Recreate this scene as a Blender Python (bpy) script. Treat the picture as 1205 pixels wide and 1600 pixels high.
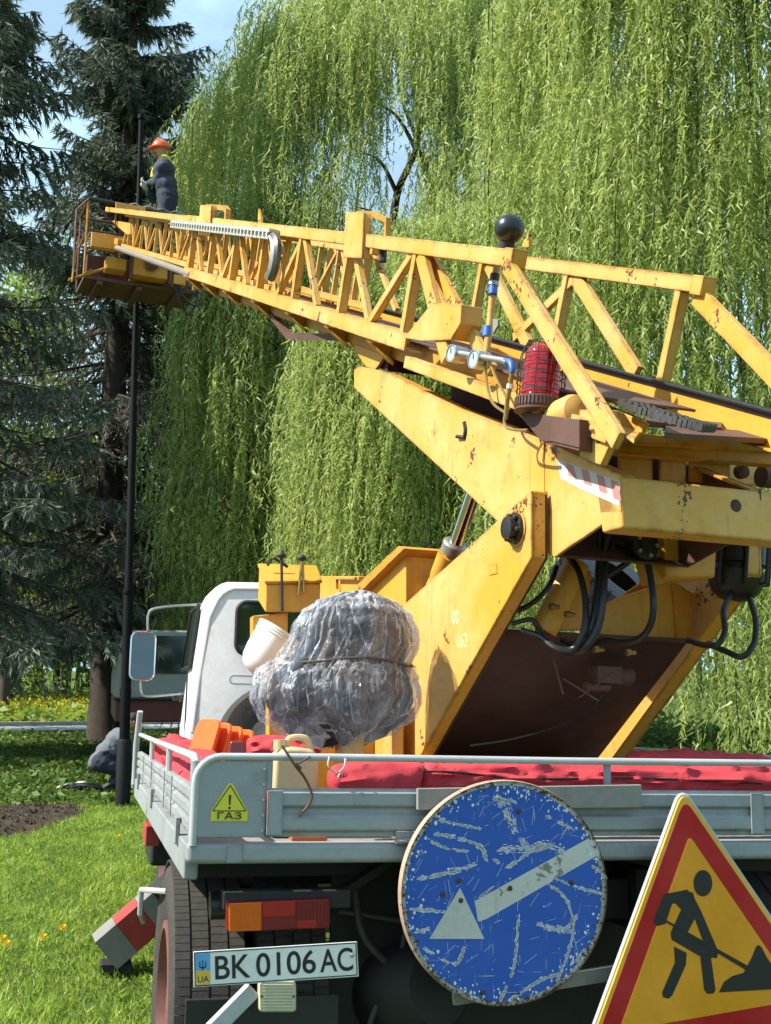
import bpy, math, random
import numpy as np
from mathutils import Vector as V, Matrix, noise
random.seed(7); RNG = np.random.default_rng(11)
R = math.radians
for o in list(bpy.data.objects): bpy.data.objects.remove(o, do_unlink=True)
SC = bpy.context.scene
COL = SC.collection

# ---------------------------------------------------------------- camera
F, CX, CY, EYE = 1900.0, 602.5, 800.0, 1.75          # focal length and centre in photograph pixels, eye height
pitch = math.atan(245 / F); yaw = math.atan(0.2437 * math.cos(pitch))
FW = V((math.sin(yaw) * math.cos(pitch), math.cos(yaw) * math.cos(pitch), math.sin(pitch)))
RT = V((math.cos(yaw), -math.sin(yaw), 0)); UP = RT.cross(FW)
CAM = V((0, 0, EYE))
cd = bpy.data.cameras.new('camera'); co = bpy.data.objects.new('camera', cd); COL.objects.link(co)
co.matrix_world = Matrix(((RT.x, UP.x, -FW.x, CAM.x), (RT.y, UP.y, -FW.y, CAM.y), (RT.z, UP.z, -FW.z, CAM.z), (0, 0, 0, 1)))
cd.sensor_fit = 'VERTICAL'; cd.sensor_height = 36; cd.sensor_width = 36; cd.lens = F / 1600 * 36
cd.clip_end = 3000; cd.clip_start = 0.05
SC.camera = co

# ---------------------------------------------------------------- light
SUN_AZ, SUN_EL = V((-1.0, 0.05, 0)).normalized(), R(47)
to_sun = V((SUN_AZ.x * math.cos(SUN_EL), SUN_AZ.y * math.cos(SUN_EL), math.sin(SUN_EL)))
sl = bpy.data.lights.new('sun', 'SUN'); sl.energy = 5.0; sl.angle = R(0.5); sl.color = (1, .95, .86)
so = bpy.data.objects.new('sun', sl); COL.objects.link(so); so.location = to_sun * 60
so.rotation_euler = (-to_sun).to_track_quat('-Z', 'Y').to_euler()
wd = bpy.data.worlds.new('World'); SC.world = wd; wd.use_nodes = True
nt = wd.node_tree; nt.nodes.clear()
wo = nt.nodes.new('ShaderNodeOutputWorld'); bg = nt.nodes.new('ShaderNodeBackground')
sky = nt.nodes.new('ShaderNodeTexSky'); sky.sky_type = 'NISHITA'; sky.sun_disc = False
sky.sun_elevation = SUN_EL; sky.sun_rotation = math.atan2(SUN_AZ.x, SUN_AZ.y)
sky.air_density = 1.0; sky.dust_density = 1.6; sky.ozone_density = 1.6
tc = nt.nodes.new('ShaderNodeTexCoord'); mp = nt.nodes.new('ShaderNodeMapping'); mp.inputs['Scale'].default_value = (1, 1, 2.2)
nz = nt.nodes.new('ShaderNodeTexNoise'); nz.inputs['Scale'].default_value = 3.2; nz.inputs['Detail'].default_value = 7; nz.inputs['Roughness'].default_value = .58
rp = nt.nodes.new('ShaderNodeValToRGB'); rp.color_ramp.elements[0].position = .42; rp.color_ramp.elements[1].position = .70; rp.color_ramp.elements[0].color = (.42, .42, .42, 1)
mx = nt.nodes.new('ShaderNodeMixRGB'); mx.inputs['Color2'].default_value = (8.8, 13.2, 16.5, 1)
nt.links.new(tc.outputs['Generated'], mp.inputs[0]); nt.links.new(mp.outputs[0], nz.inputs['Vector'])
nt.links.new(nz.outputs['Fac'], rp.inputs[0]); nt.links.new(rp.outputs['Color'], mx.inputs['Fac'])
nt.links.new(sky.outputs[0], mx.inputs['Color1']); nt.links.new(mx.outputs[0], bg.inputs['Color'])
bg.inputs['Strength'].default_value = 0.058
nt.links.new(bg.outputs[0], wo.inputs['Surface'])
SC.view_settings.view_transform = 'Standard'; SC.view_settings.look = 'None'
SC.view_settings.exposure = 0.9; SC.view_settings.gamma = 1.0; SC.view_settings.use_curve_mapping = False
SC.render.engine = 'CYCLES'
SC.cycles.max_bounces = 8; SC.cycles.transparent_max_bounces = 12

# ---------------------------------------------------------------- surveying helpers
TM = Matrix.Translation((.33, 3.9, 0)) @ Matrix.Rotation(R(1.6), 4, 'Y') @ Matrix.Rotation(R(-2.1), 4, 'X')   # the truck stands nose down on its jacks
TI = TM.inverted()
def wray(x, y): return FW + RT * ((x - CX) / F) - UP * ((y - CY) / F)
def plane(x, y, n, k):                      # a point of the truck frame on the plane n.p = k
    o = TI @ CAM; d = TI.to_3x3() @ wray(x, y); n = V(n)
    return o + d * ((k - n.dot(o)) / n.dot(d))
def PY(x, y, Y): return plane(x, y, (0, 1, 0), Y)
def PX(x, y, X): return plane(x, y, (1, 0, 0), X)
def PZ(x, y, Z): return plane(x, y, (0, 0, 1), Z)
def GW(x, y, z=0):                          # world point on the ground
    d = wray(x, y); return CAM + d * ((z - EYE) / d.z)
def WY(x, y, Y):                            # world point at world depth Y
    d = wray(x, y); return CAM + d * (Y / d.y)
_o = TI.to_3x3() @ wray(-123, 292); BD = _o.normalized()                # boom axis, its right and its up
BS = BD.cross(V((0, 0, 1))).normalized(); BN = BS.cross(BD); BE = V((0, 0, 1)).cross(BS)
PIN = PY(808, 825, .75)
def bo(a, b, c): return PIN + BD * a + BS * b + BN * c
def BP(x, y, b): return plane(x, y, BS, BS.dot(PIN) + b)

# ---------------------------------------------------------------- mesh helpers
class MB:
    def __init__(s): s.v = []; s.f = []; s.m = []; s.mi = 0
    def add(s, vs, fs):
        k = len(s.v); s.v += [V(p) for p in vs]; s.f += [tuple(i + k for i in f) for f in fs]; s.m += [s.mi] * len(fs); return s
    def obox(s, c, x, y, z):                # centre and three half vectors
        c, x, y, z = V(c), V(x), V(y), V(z)
        return s.add([c + x * i + y * j + z * k for i in (-1, 1) for j in (-1, 1) for k in (-1, 1)],
            [(0, 1, 3, 2), (4, 6, 7, 5), (0, 4, 5, 1), (2, 3, 7, 6), (0, 2, 6, 4), (1, 5, 7, 3)])
    def box(s, x0, x1, y0, y1, z0, z1):
        return s.obox(((x0 + x1) / 2, (y0 + y1) / 2, (z0 + z1) / 2), ((x1 - x0) / 2, 0, 0), (0, (y1 - y0) / 2, 0), (0, 0, (z1 - z0) / 2))
    def bar(s, p, q, w, h, up=(0, 0, 1)):
        p, q, up = V(p), V(q), V(up); d = (q - p); t = d.normalized(); sd = t.cross(up)
        if sd.length < 1e-4: sd = t.cross(V((1, 0, 0)))
        sd.normalize(); u = sd.cross(t)
        return s.obox((p + q) / 2, d / 2, sd * w / 2, u * h / 2)
    def prism(s, poly, ext):
        n = len(poly); e = V(ext); a = [V(p) for p in poly]
        return s.add(a + [p + e for p in a], [tuple(range(n))[::-1], tuple(range(n, 2 * n))] + [(i, (i + 1) % n, n + (i + 1) % n, n + i) for i in range(n)])
    def tube(s, pts, r, n=8, caps=True, closed=False):
        pts = [V(p) for p in pts]; N = len(pts); rs = r if isinstance(r, (list, tuple)) else [r] * N
        vs = []; u = None
        for i, p in enumerate(pts):
            if closed: t = (pts[(i + 1) % N] - pts[i - 1]).normalized()
            else: t = (pts[min(i + 1, N - 1)] - pts[max(i - 1, 0)]).normalized()
            if u is None: u = t.orthogonal()
            u = (u - t * u.dot(t)).normalized(); w = t.cross(u)
            vs += [p + (u * math.cos(2 * math.pi * k / n) + w * math.sin(2 * math.pi * k / n)) * rs[i] for k in range(n)]
        fs = [(i * n + k, i * n + (k + 1) % n, (i + 1) * n + (k + 1) % n, (i + 1) * n + k) for i in range(N - 1) for k in range(n)]
        if closed: fs += [((N - 1) * n + k, (N - 1) * n + (k + 1) % n, (k + 1) % n, k) for k in range(n)]
        elif caps: fs += [tuple(range(n))[::-1], tuple((N - 1) * n + k for k in range(n))]
        return s.add(vs, fs)
    def cyl(s, p, q, r, n=16): return s.tube([p, q], r, n)
    def lathe(s, o, ax, prof, n=24, caps=True):   # prof: (radius, height) along ax
        o, ax = V(o), V(ax).normalized(); u = ax.orthogonal().normalized(); w = ax.cross(u); vs = []
        for r, h in prof: vs += [o + ax * h + (u * math.cos(2 * math.pi * k / n) + w * math.sin(2 * math.pi * k / n)) * r for k in range(n)]
        N = len(prof)
        fs = [(i * n + k, i * n + (k + 1) % n, (i + 1) * n + (k + 1) % n, (i + 1) * n + k) for i in range(N - 1) for k in range(n)]
        if caps: fs += [tuple(range(n))[::-1], tuple((N - 1) * n + k for k in range(n))]
        return s.add(vs, fs)
    def sph(s, c, r, n=20, m=12, sx=(1, 1, 1)):
        c = V(c); prof = [(max(1e-4, math.sin(math.pi * i / m)) * r, -math.cos(math.pi * i / m) * r) for i in range(m + 1)]
        k = len(s.v); s.lathe((0, 0, 0), (0, 0, 1), prof, n)
        for i in range(k, len(s.v)): p = s.v[i]; s.v[i] = c + V((p.x * sx[0], p.y * sx[1], p.z * sx[2]))
        return s
    def build(s, name, mat, parent=None, bev=0, kind=None, smooth=True, ang=38):
        me = bpy.data.meshes.new(name); me.from_pydata([tuple(p) for p in s.v], [], s.f); me.update()
        mats = mat if isinstance(mat, (list, tuple)) else [mat]
        for m in mats: me.materials.append(m)
        if len(mats) > 1: me.polygons.foreach_set('material_index', s.m)
        import bmesh
        bm = bmesh.new(); bm.from_mesh(me); bmesh.ops.recalc_face_normals(bm, faces=bm.faces); bm.to_mesh(me); bm.free()
        if smooth: me.shade_smooth(); me.set_sharp_from_angle(angle=R(ang))
        o = link(name, me, parent)
        if bev:
            b = o.modifiers.new('bevel', 'BEVEL'); b.width = bev; b.segments = 2; b.limit_method = 'ANGLE'; b.angle_limit = R(40); b.harden_normals = True
        if kind: o['kind'] = kind
        return o
OFF = {}
def link(name, me, parent=None):
    o = bpy.data.objects.new(name, me); COL.objects.link(o)
    if parent is not None:
        o.parent = parent
        if parent.name in OFF: o.matrix_parent_inverse = Matrix.Translation(-OFF[parent.name])
    return o
def tag(o, label, cat, group=None):
    o['label'] = label; o['category'] = cat
    if group: o['group'] = group
    return o
def thing(name, label, cat, base=(0, 0, 0), group=None, M=None):      # an Empty at the thing's base, in the truck frame when M = TM
    o = bpy.data.objects.new(name, None); COL.objects.link(o); o.empty_display_size = .1
    o.matrix_world = (M or Matrix.Identity(4)) @ Matrix.Translation(base); OFF[o.name] = V(base)
    return tag(o, label, cat, group)
def onto_truck(o, label, cat, group=None): o.matrix_world = TM.copy(); return tag(o, label, cat, group)
def smooth_pts(pts, k=6):                  # Catmull-Rom
    pts = [V(p) for p in pts]; q = [pts[0] * 2 - pts[1]] + pts + [pts[-1] * 2 - pts[-2]]; out = []
    for i in range(1, len(q) - 2):
        a, b, c, d = q[i - 1:i + 3]
        for j in range(k):
            t = j / k; out.append(.5 * ((2 * b) + (c - a) * t + (2 * a - 5 * b + 4 * c - d) * t * t + (3 * b - a - 3 * c + d) * t ** 3))
    return out + [pts[-1]]
def text_mesh(txt, size, o, x, y, off=0.0, thick=0.0, sx=1.0, align='CENTER', bold=0.0):    # lettering as a mesh on the plane o + x, y
    cu = bpy.data.curves.new('t', 'FONT'); cu.body = txt; cu.size = size; cu.align_x = align; cu.extrude = 0.0004 + thick; cu.offset = bold
    ob = bpy.data.objects.new('t', cu); COL.objects.link(ob)
    dg = bpy.context.evaluated_depsgraph_get(); me = bpy.data.meshes.new_from_object(ob.evaluated_get(dg))
    bpy.data.objects.remove(ob); x, y = V(x).normalized(), V(y).normalized(); z = x.cross(y)
    mb = MB(); mb.add([V(o) + x * v.co.x * sx + y * v.co.y + z * (v.co.z + off) for v in me.vertices], [tuple(p.vertices) for p in me.polygons])
    bpy.data.meshes.remove(me); return mb

# ---------------------------------------------------------------- materials
def newmat(name):
    m = bpy.data.materials.new(name); m.use_nodes = True; t = m.node_tree; t.nodes.clear()
    out = t.nodes.new('ShaderNodeOutputMaterial'); b = t.nodes.new('ShaderNodeBsdfPrincipled'); t.links.new(b.outputs[0], out.inputs[0])
    return m, t, b
def N(t, kind, **kw):
    n = t.nodes.new('ShaderNode' + kind)
    for k, v in kw.items():
        if k in n.inputs: n.inputs[k].default_value = v
        else: setattr(n, k, v)
    return n
def c4(c): return (c[0], c[1], c[2], 1)
def ramp(t, src, p0, p1, c0=(0, 0, 0), c1=(1, 1, 1)):
    r = t.nodes.new('ShaderNodeValToRGB'); e = r.color_ramp.elements; e[0].position = p0; e[1].position = p1; e[0].color = c4(c0); e[1].color = c4(c1)
    t.links.new(src, r.inputs[0]); return r.outputs[0]
def mix(t, fac, a, b, mode='MIX'):
    m = t.nodes.new('ShaderNodeMixRGB'); m.blend_type = mode
    for s, v in ((0, fac), (1, a), (2, b)):
        if hasattr(v, 'is_linked'): t.links.new(v, m.inputs[s])
        else: m.inputs[s].default_value = v if s == 0 else c4(v)
    return m.outputs[0]
def coords(t, sc=(1, 1, 1), kind='Object'):
    tc = N(t, 'TexCoord'); mp = N(t, 'Mapping'); mp.inputs['Scale'].default_value = sc; t.links.new(tc.outputs[kind], mp.inputs[0]); return mp.outputs[0]
def nse(t, co, scale, detail=5, rough=.6):
    n = N(t, 'TexNoise', Scale=scale, Detail=detail, Roughness=rough); t.links.new(co, n.inputs['Vector']); return n.outputs['Fac']
def paint(name, col, rough=.42, chips=.5, rust=(.12, .045, .018), dirt=.45, dirtcol=(.16, .11, .06), streak=.5, bump=.15, metal=0, fade=None, spec=.5, edge=0):
    m, t, b = newmat(name); co = coords(t); L = t.links
    big = nse(t, co, 2.2, 4); fine = nse(t, co, 38, 6, .7); mid = nse(t, co, 9, 6, .65)
    st = nse(t, coords(t, (26, 26, 1.6)), 1.0, 5, .6)
    fd = fade or tuple(min(1, c * 1.18 + .02) for c in col)
    c = mix(t, ramp(t, big, .36, .62), col, fd)
    c = mix(t, ramp(t, fine, .35, .75), c, mix(t, .10, c, (.02, .02, .02)))
    if streak: 
        s = N(t, 'Math', operation='MULTIPLY'); L.new(ramp(t, st, .60, .80), s.inputs[0]); s.inputs[1].default_value = streak * .8
        c = mix(t, s.outputs[0], c, dirtcol)
    d = N(t, 'Math', operation='MULTIPLY'); L.new(ramp(t, mid, .56, .80), d.inputs[0]); d.inputs[1].default_value = dirt
    c = mix(t, d.outputs[0], c, dirtcol)
    rr = None
    if chips:
        k = N(t, 'Math', operation='MULTIPLY'); L.new(nse(t, co, 55, 3, .5), k.inputs[0]); L.new(ramp(t, nse(t, co, 5, 4), .4, .75), k.inputs[1])
        msk = ramp(t, k.outputs[0], .575 - .22 * chips, .615 - .22 * chips); c = mix(t, msk, c, rust)
    if edge:
        bv = N(t, 'Bevel', Radius=.02); bv.samples = 3; ge = N(t, 'NewGeometry'); dt = N(t, 'VectorMath', operation='DOT_PRODUCT'); L.new(bv.outputs[0], dt.inputs[0]); L.new(ge.outputs['Normal'], dt.inputs[1])
        sm = N(t, 'Math', operation='SUBTRACT'); sm.inputs[0].default_value = 1.0; L.new(dt.outputs['Value'], sm.inputs[1]); e1 = N(t, 'Math', operation='MULTIPLY'); L.new(ramp(t, sm.outputs[0], .01, .10), e1.inputs[0]); L.new(ramp(t, nse(t, co, 9, 6, .72), .38, .60), e1.inputs[1])
        e2 = N(t, 'Math', operation='MULTIPLY'); L.new(e1.outputs[0], e2.inputs[0]); e2.inputs[1].default_value = edge; c = mix(t, e2.outputs[0], c, rust)
    L.new(c, b.inputs['Base Color']); b.inputs['Metallic'].default_value = metal; b.inputs['Specular IOR Level'].default_value = spec
    r = N(t, 'MapRange'); r.inputs['To Min'].default_value = rough - .1; r.inputs['To Max'].default_value = min(1, rough + .28); L.new(mid, r.inputs['Value']); L.new(r.outputs[0], b.inputs['Roughness'])
    if bump:
        bp = N(t, 'Bump', Strength=bump, Distance=.004); L.new(mid, bp.inputs['Height']); L.new(bp.outputs[0], b.inputs['Normal'])
    return m
def plain(name, col, rough=.5, metal=0, var=.25, sc=14, bump=.2, spec=.5):
    m, t, b = newmat(name); co = coords(t); f = nse(t, co, sc, 6, .65)
    t.links.new(mix(t, f, tuple(x * (1 - var) for x in col), tuple(min(1, x * (1 + var)) for x in col)), b.inputs['Base Color'])
    b.inputs['Roughness'].default_value = rough; b.inputs['Metallic'].default_value = metal; b.inputs['Specular IOR Level'].default_value = spec
    if bump:
        bp = N(t, 'Bump', Strength=bump, Distance=.004); t.links.new(f, bp.inputs['Height']); t.links.new(bp.outputs[0], b.inputs['Normal'])
    return m
M = {}
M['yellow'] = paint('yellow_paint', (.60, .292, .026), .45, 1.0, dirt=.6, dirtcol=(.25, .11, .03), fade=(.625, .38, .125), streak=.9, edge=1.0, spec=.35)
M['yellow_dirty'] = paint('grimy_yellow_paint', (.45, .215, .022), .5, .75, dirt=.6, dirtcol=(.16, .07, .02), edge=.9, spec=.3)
M['orange_yellow'] = paint('deep_yellow_paint', (.58, .27, .02), .4, .5, dirt=.4, dirtcol=(.26, .11, .02), edge=.7)
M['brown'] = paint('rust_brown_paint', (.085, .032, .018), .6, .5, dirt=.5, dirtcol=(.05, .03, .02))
M['shade_maroon'] = paint('shaded_maroon_paint', (.052, .014, .009), .7, .4, rust=(.04, .02, .015), dirt=.5, dirtcol=(.03, .02, .015))  # maroon with the shade of the turret and boom interiors put into its colour
M['grey'] = paint('grey_bed_paint', (.235, .252, .256), .5, .45, rust=(.1, .06, .04), dirt=.6, dirtcol=(.15, .14, .12), streak=.6, edge=.6)
M['greyrail'] = paint('worn_grey_pipe', (.36, .37, .37), .5, .5, dirt=.4, dirtcol=(.2, .18, .15))
M['white'] = paint('white_cab_paint', (.66, .66, .655), .33, .3, dirt=.5, dirtcol=(.36, .33, .29), streak=.5, bump=.05)
M['white_pl'] = paint('white_plastic', (.75, .74, .70), .4, 0, dirt=.3, dirtcol=(.45, .4, .33), streak=.3)
M['black'] = plain('black_rubber', (.018, .018, .019), .6, 0, .4, 20)
M['hose'] = plain('black_hose', (.014, .014, .015), .38, 0, .4, 40, .1)
M['chassis'] = plain('black_chassis', (.016, .015, .015), .7, 0, .5, 12)
M['dust_tyre'] = plain('dusty_tyre', (.055, .049, .044), .95, 0, .5, 26, .6, .2)
M['redrim'] = plain('faded_red_rim', (.17, .065, .055), .6, 0, .3, 20)
M['chrome'] = plain('chromed_steel', (.62, .62, .62), .14, 1, .1, 20, 0)
M['steel'] = plain('dull_steel', (.42, .41, .39), .42, .8, .3, 30)
M['chain'] = plain('oily_chain', (.09, .085, .08), .45, .6, .6, 60)
M['alu'] = plain('pale_chain_link', (.5, .49, .45), .5, .2, .3, 30)
M['grease'] = plain('black_grease', (.013, .011, .010), .45, 0, .6, 30, .5)
M['red_cloth'] = plain('red_canvas', (.46, .045, .055), .75, 0, .4, 14, .8, .25)
M['orange'] = plain('orange_plastic', (.80, .12, .015), .45, 0, .15, 9, .05)
M['amber'] = plain('amber_lens', (.62, .12, .008), .22, 0, .12, 20, 0)
M['redlens'] = plain('red_lens', (.33, .012, .014), .2, 0, .15, 20, 0)
M['dkredlens'] = plain('dark_red_lens', (.16, .01, .015), .2, 0, .15, 20, 0)
M['cream'] = plain('cream_lens', (.5, .46, .30), .35, 0, .15, 30, .1)
M['canister'] = plain('stained_cream_plastic', (.52, .40, .21), .5, 0, .3, 8, .15)
M['blue'] = plain('blue_tape', (.03, .12, .5), .4, 0, .2, 20, 0)
M['brass'] = plain('weathered_brass', (.35, .24, .08), .4, .7, .3, 30)
M['glassdark'] = plain('dark_window_glass', (.02, .035, .03), .06, 0, .2, 4, 0)
M['mirror'] = plain('mirror_glass', (.09, .105, .105), .03, 1, .05, 4, 0)  # tint darkened to stand in for dark surroundings it would reflect
M['concrete'] = plain('path_concrete', (.33, .33, .32), .9, 0, .2, 4)
M['wood'] = plain('weathered_grey_wood', (.22, .21, .19), .85, 0, .35, 24, .5)
M['post'] = plain('black_lamp_post', (.004, .0045, .005), .7, 0, .4, 12, .2, .15)
M['postbase'] = plain('dark_grey_post_sleeve', (.012, .012, .013), .7, 0, .3, 12, .2, .2)
M['printblack'] = plain('black_print', (.012, .012, .012), .45, 0, .2, 30, 0)
M['redtape'] = paint('red_marking', (.30, .022, .018), .55, .55, rust=(.25, .23, .2), dirt=.3)
M['whitetape'] = paint('worn_white_paint', (.17, .16, .14), .6, .6, rust=(.15, .1, .07), dirt=.5)
# ================================================================ the truck
TRUCK = thing('aerial_lift_truck', 'white-cabbed lift truck with grey drop-side bed and long yellow lattice boom', 'truck', (1.2, 2.2, 0), None, TM)
# ---- bed
m = MB(); m.box(0.005, 2.375, .1, 4.2, 1.135, 1.195); bed = m.build('bed_floor', M['wood'], TRUCK)
m = MB(); m.box(-.05, 2.44, 0, .09, 1.143, 1.207); beam = m.build('rear_beam', M['grey'], TRUCK, .018)
m = MB(); m.box(.075, .125, -.004, .0, 1.148, 1.203); m.build('beam_patch', M['grey'], beam, .004)
m = MB(); m.box(-.05, -.002, .095, 4.26, 1.085, 1.2); m.build('side_beam', M['grey'], TRUCK, .008)
m = MB(); m.box(2.385, 2.44, .095, 4.26, 1.085, 1.2); m.build('side_beam', M['grey'], TRUCK, .008)
def rib_profile(z0, z1, n, d):     # an outward-ribbed sheet: (offset, z)
    h = (z1 - z0) / n; pr = []
    for i in range(n):
        a = z0 + i * h; pr += [(0, a), (0, a + h * .18), (d, a + h * .30), (d, a + h * .82), (0, a + h * .94)]
    pr.append((0, z1)); return pr
pr = rib_profile(1.226, 1.378, 2, .013)
m = MB(); m.prism([V((.205, -o, z)) for o, z in pr] + [V((.205, .018, 1.378)), V((.205, .018, 1.226))], (2.17, 0, 0)); tg = m.build('tailgate', M['grey'], TRUCK, .003)
for x in (.196, 1.05, 1.9):
    m = MB(); m.box(x, x + .05, -.02, -.0135, 1.232, 1.372); m.build('strap', M['grey'], tg, .002)
for (x0, name) in ((-.03, 'corner_panel'), (2.2, 'corner_panel')):
    pts = [V((x0, 0, 1.225)), V((x0 + .225, 0, 1.225)), V((x0 + .225, 0, 1.462))]
    if x0 < 0: pts += [V((x0 + .075 - .075 * math.sin(t), 0, 1.387 + .075 * math.cos(t))) for t in [k * math.pi / 16 for k in range(9)]]
    else: pts += [V((x0, 0, 1.462))]
    m = MB(); m.prism(pts, (0, .02, 0)); cp = m.build(name, M['grey'], TRUCK, .002)
    for k in range(5):
        m = MB(); m.lathe((x0 + .215 if x0 < 0 else x0 + .01, -.002, 1.245 + k * .048), (0, -1, 0), [(.005, 0), (.005, .002), (.003, .004)], 8); m.build('rivet', M['greyrail'], cp)
rail = [V((-.032, .005, 1.2)), V((-.032, .005, 1.385))] + [V((.048 - .08 * math.cos(t), .005, 1.395 + .08 * math.sin(t))) for t in [k * math.pi / 12 for k in range(1, 7)]] + [V((.4, .006, 1.477)), V((1.2, .004, 1.474)), V((2.42, .005, 1.475))]
m = MB(); m.tube(rail, .0125, 10); rl = m.build('tail_rail', M['greyrail'], TRUCK)
for x in (1.36, .19):
    m = MB(); m.box(x, x + .024, .004, .016, 1.37, 1.468); m.build('rail_post', M['grey'], rl, .002)
for X, sg in ((-.03, 1), (2.41, -1)):
    pr = rib_profile(1.222, 1.375, 3, .012)
    m = MB(); m.prism([V((X - sg * o, .03, z)) for o, z in pr] + [V((X + sg * .016, .03, 1.375)), V((X + sg * .016, .03, 1.222))], (0, 4.2, 0)); sb = m.build('side_board', M['grey'], TRUCK, .003)
    for y in (.9, 1.35, 2.4, 3.3):
        m = MB(); m.box(X - sg * .016, X - sg * .0125, y, y + .03, 1.22, 1.375); m.build('board_strap', M['grey'], sb, .001)
    m = MB(); m.tube([V((X, .05, 1.395)), V((X, .055, 1.455)), V((X, .1, 1.472)), V((X, 2.2, 1.474)), V((X, 4.22, 1.48))], .0135, 10); sr = m.build('side_rail', M['greyrail'], TRUCK)
    m = MB(); m.tube([V((X, .03, 1.21)), V((X, .032, 1.46))], .017, 10); m.build('corner_stanchion', M['grey'], TRUCK)
    for y in (1.32, 2.7):
        m = MB(); m.cyl((X, y, 1.37), (X, y, 1.468), .013, 8); m.build('rail_stanchion', M['greyrail'], sr)
    m = MB(); m.tube([V((X - sg * .02, 4.3, 1.16)), V((X - sg * .02, 4.3, 1.42)), V((X - sg * .01, 4.22, 1.63))], .019, 10); st = m.build('front_stanchion', M['greyrail'], TRUCK)
    m = MB(); m.box(X - .035, X + .03, 4.29, 4.36, 1.13, 1.23); m.build('stanchion_socket', M['grey'], st, .008)
for x in (.62, 1.62, 2.1):      # drop-side hinges and latches
    m = MB(); m.box(x, x + .07, -.018, -.002, 1.205, 1.245); m.lathe((x, -.016, 1.212), (1, 0, 0), [(.009, 0), (.009, .07)], 10); m.build('tailgate_hinge', M['grey'], tg, .002)
for y in (.35, 2.05, 3.6):
    m = MB(); m.box(-.062, -.046, y, y + .06, 1.17, 1.26); m.build('side_hinge', M['grey'], bed, .003)
# warning sticker
g = PY(359, 1255, -.002); o = V((g.x, -.0022, 0))
Y1 = plain('yellow_sticker', (.62, .55, .03), .4, 0, .1, 30, 0)
def tri(cx, z0, z1, w, y): return [V((cx - w / 2, y, z0)), V((cx + w / 2, y, z0)), V((cx, y, z1))]
stz = PY(359, 1283, -.002).z; top = PY(359, 1224, -.002).z; h = top - stz
m = MB(); m.prism([V((o.x - .058, -.0015, stz)), V((o.x + .058, -.0015, stz)), V((o.x + .058, -.0015, stz + h * .26)), V((o.x + .006, -.0015, top)), V((o.x - .006, -.0015, top)), V((o.x - .058, -.0015, stz + h * .26))], (0, -.001, 0))
stk = m.build('gas_warning_sticker', Y1, TRUCK); stk['label'] = 'yellow triangular sticker with exclamation mark and three Cyrillic letters'
m = MB(); zc = stz + h * .27
A3 = [V((o.x - .052, -.003, zc)), V((o.x + .052, -.003, zc)), V((o.x, -.003, top - h * .05))]
for a, b in ((0, 1), (1, 2), (2, 0)): m.bar(A3[a], A3[b], .003, .0006, (0, 1, 0))
m.build('print_border', M['printblack'], stk)
m = MB(); m.prism([V((o.x - .004, -.003, zc + h * .42)), V((o.x - .0025, -.003, zc + h * .16)), V((o.x + .0025, -.003, zc + h * .16)), V((o.x + .004, -.003, zc + h * .42))], (0, -.0005, 0)); m.lathe((o.x, -.003, zc + h * .08), (0, -1, 0), [(.0042, 0), (.0042, .0005)], 10); m.build('exclamation_mark', M['printblack'], stk)
text_mesh('ГАЗ', .029, (o.x, -.0046, stz + h * .055), (1, 0, 0), (0, 0, 1), 0, .0014, 1.5, bold=0).build('lettering', M['printblack'], stk)
# amber side marker under the tailgate, lamps, plate
def rect(mb, x0, y0, x1, y1, Y, d):
    a, b, c, e = PY(x0, y0, Y), PY(x1, y0, Y), PY(x1, y1, Y), PY(x0, y1, Y); mb.prism([a, b, c, e], (0, d, 0)); return mb
m = MB(); m.box(.29, .41, .06, .12, 1.208, 1.222); m.build('amber_marker', M['amber'], TRUCK, .004)
tl = MB(); q = [(354, 1410), (517, 1403), (517, 1451), (354, 1457)]
P4 = [PY(*p, .06) for p in q]; tl.prism(P4, (0, .05, 0)); tl = tl.build('tail_light', M['dkredlens'], TRUCK, .008)
def sub(fx0, fx1, fz0, fz1, mt, nm, dy=.004, ribs=0):
    def at(fx, fz): return P4[3].lerp(P4[2], fx).lerp(P4[0].lerp(P4[1], fx), fz)
    mb = MB(); mb.prism([at(fx0, fz0), at(fx1, fz0), at(fx1, fz1), at(fx0, fz1)], (0, -dy, 0)); ob = mb.build(nm, mt, tl, .002)
    if ribs:
        mb = MB()
        for k in range(ribs):
            f = fx0 + (fx1 - fx0) * (k + .5) / ribs; p, q_ = at(f, fz0 + .04), at(f, fz1 - .04); mb.tube([p + V((0, -dy, 0)), q_ + V((0, -dy, 0))], .0016, 6)
        mb.build('lens_rib', mt, tl, kind='stuff')
sub(.02, .33, .03, .97, M['amber'], 'indicator_lens', ribs=13); sub(.34, .655, .46, .97, M['redlens'], 'brake_lens'); sub(.665, .985, .03, .97, M['dkredlens'], 'marker_lens', .003, 9); sub(.67, .86, .05, .3, M['redlens'], 'reflector', .005)
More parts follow.
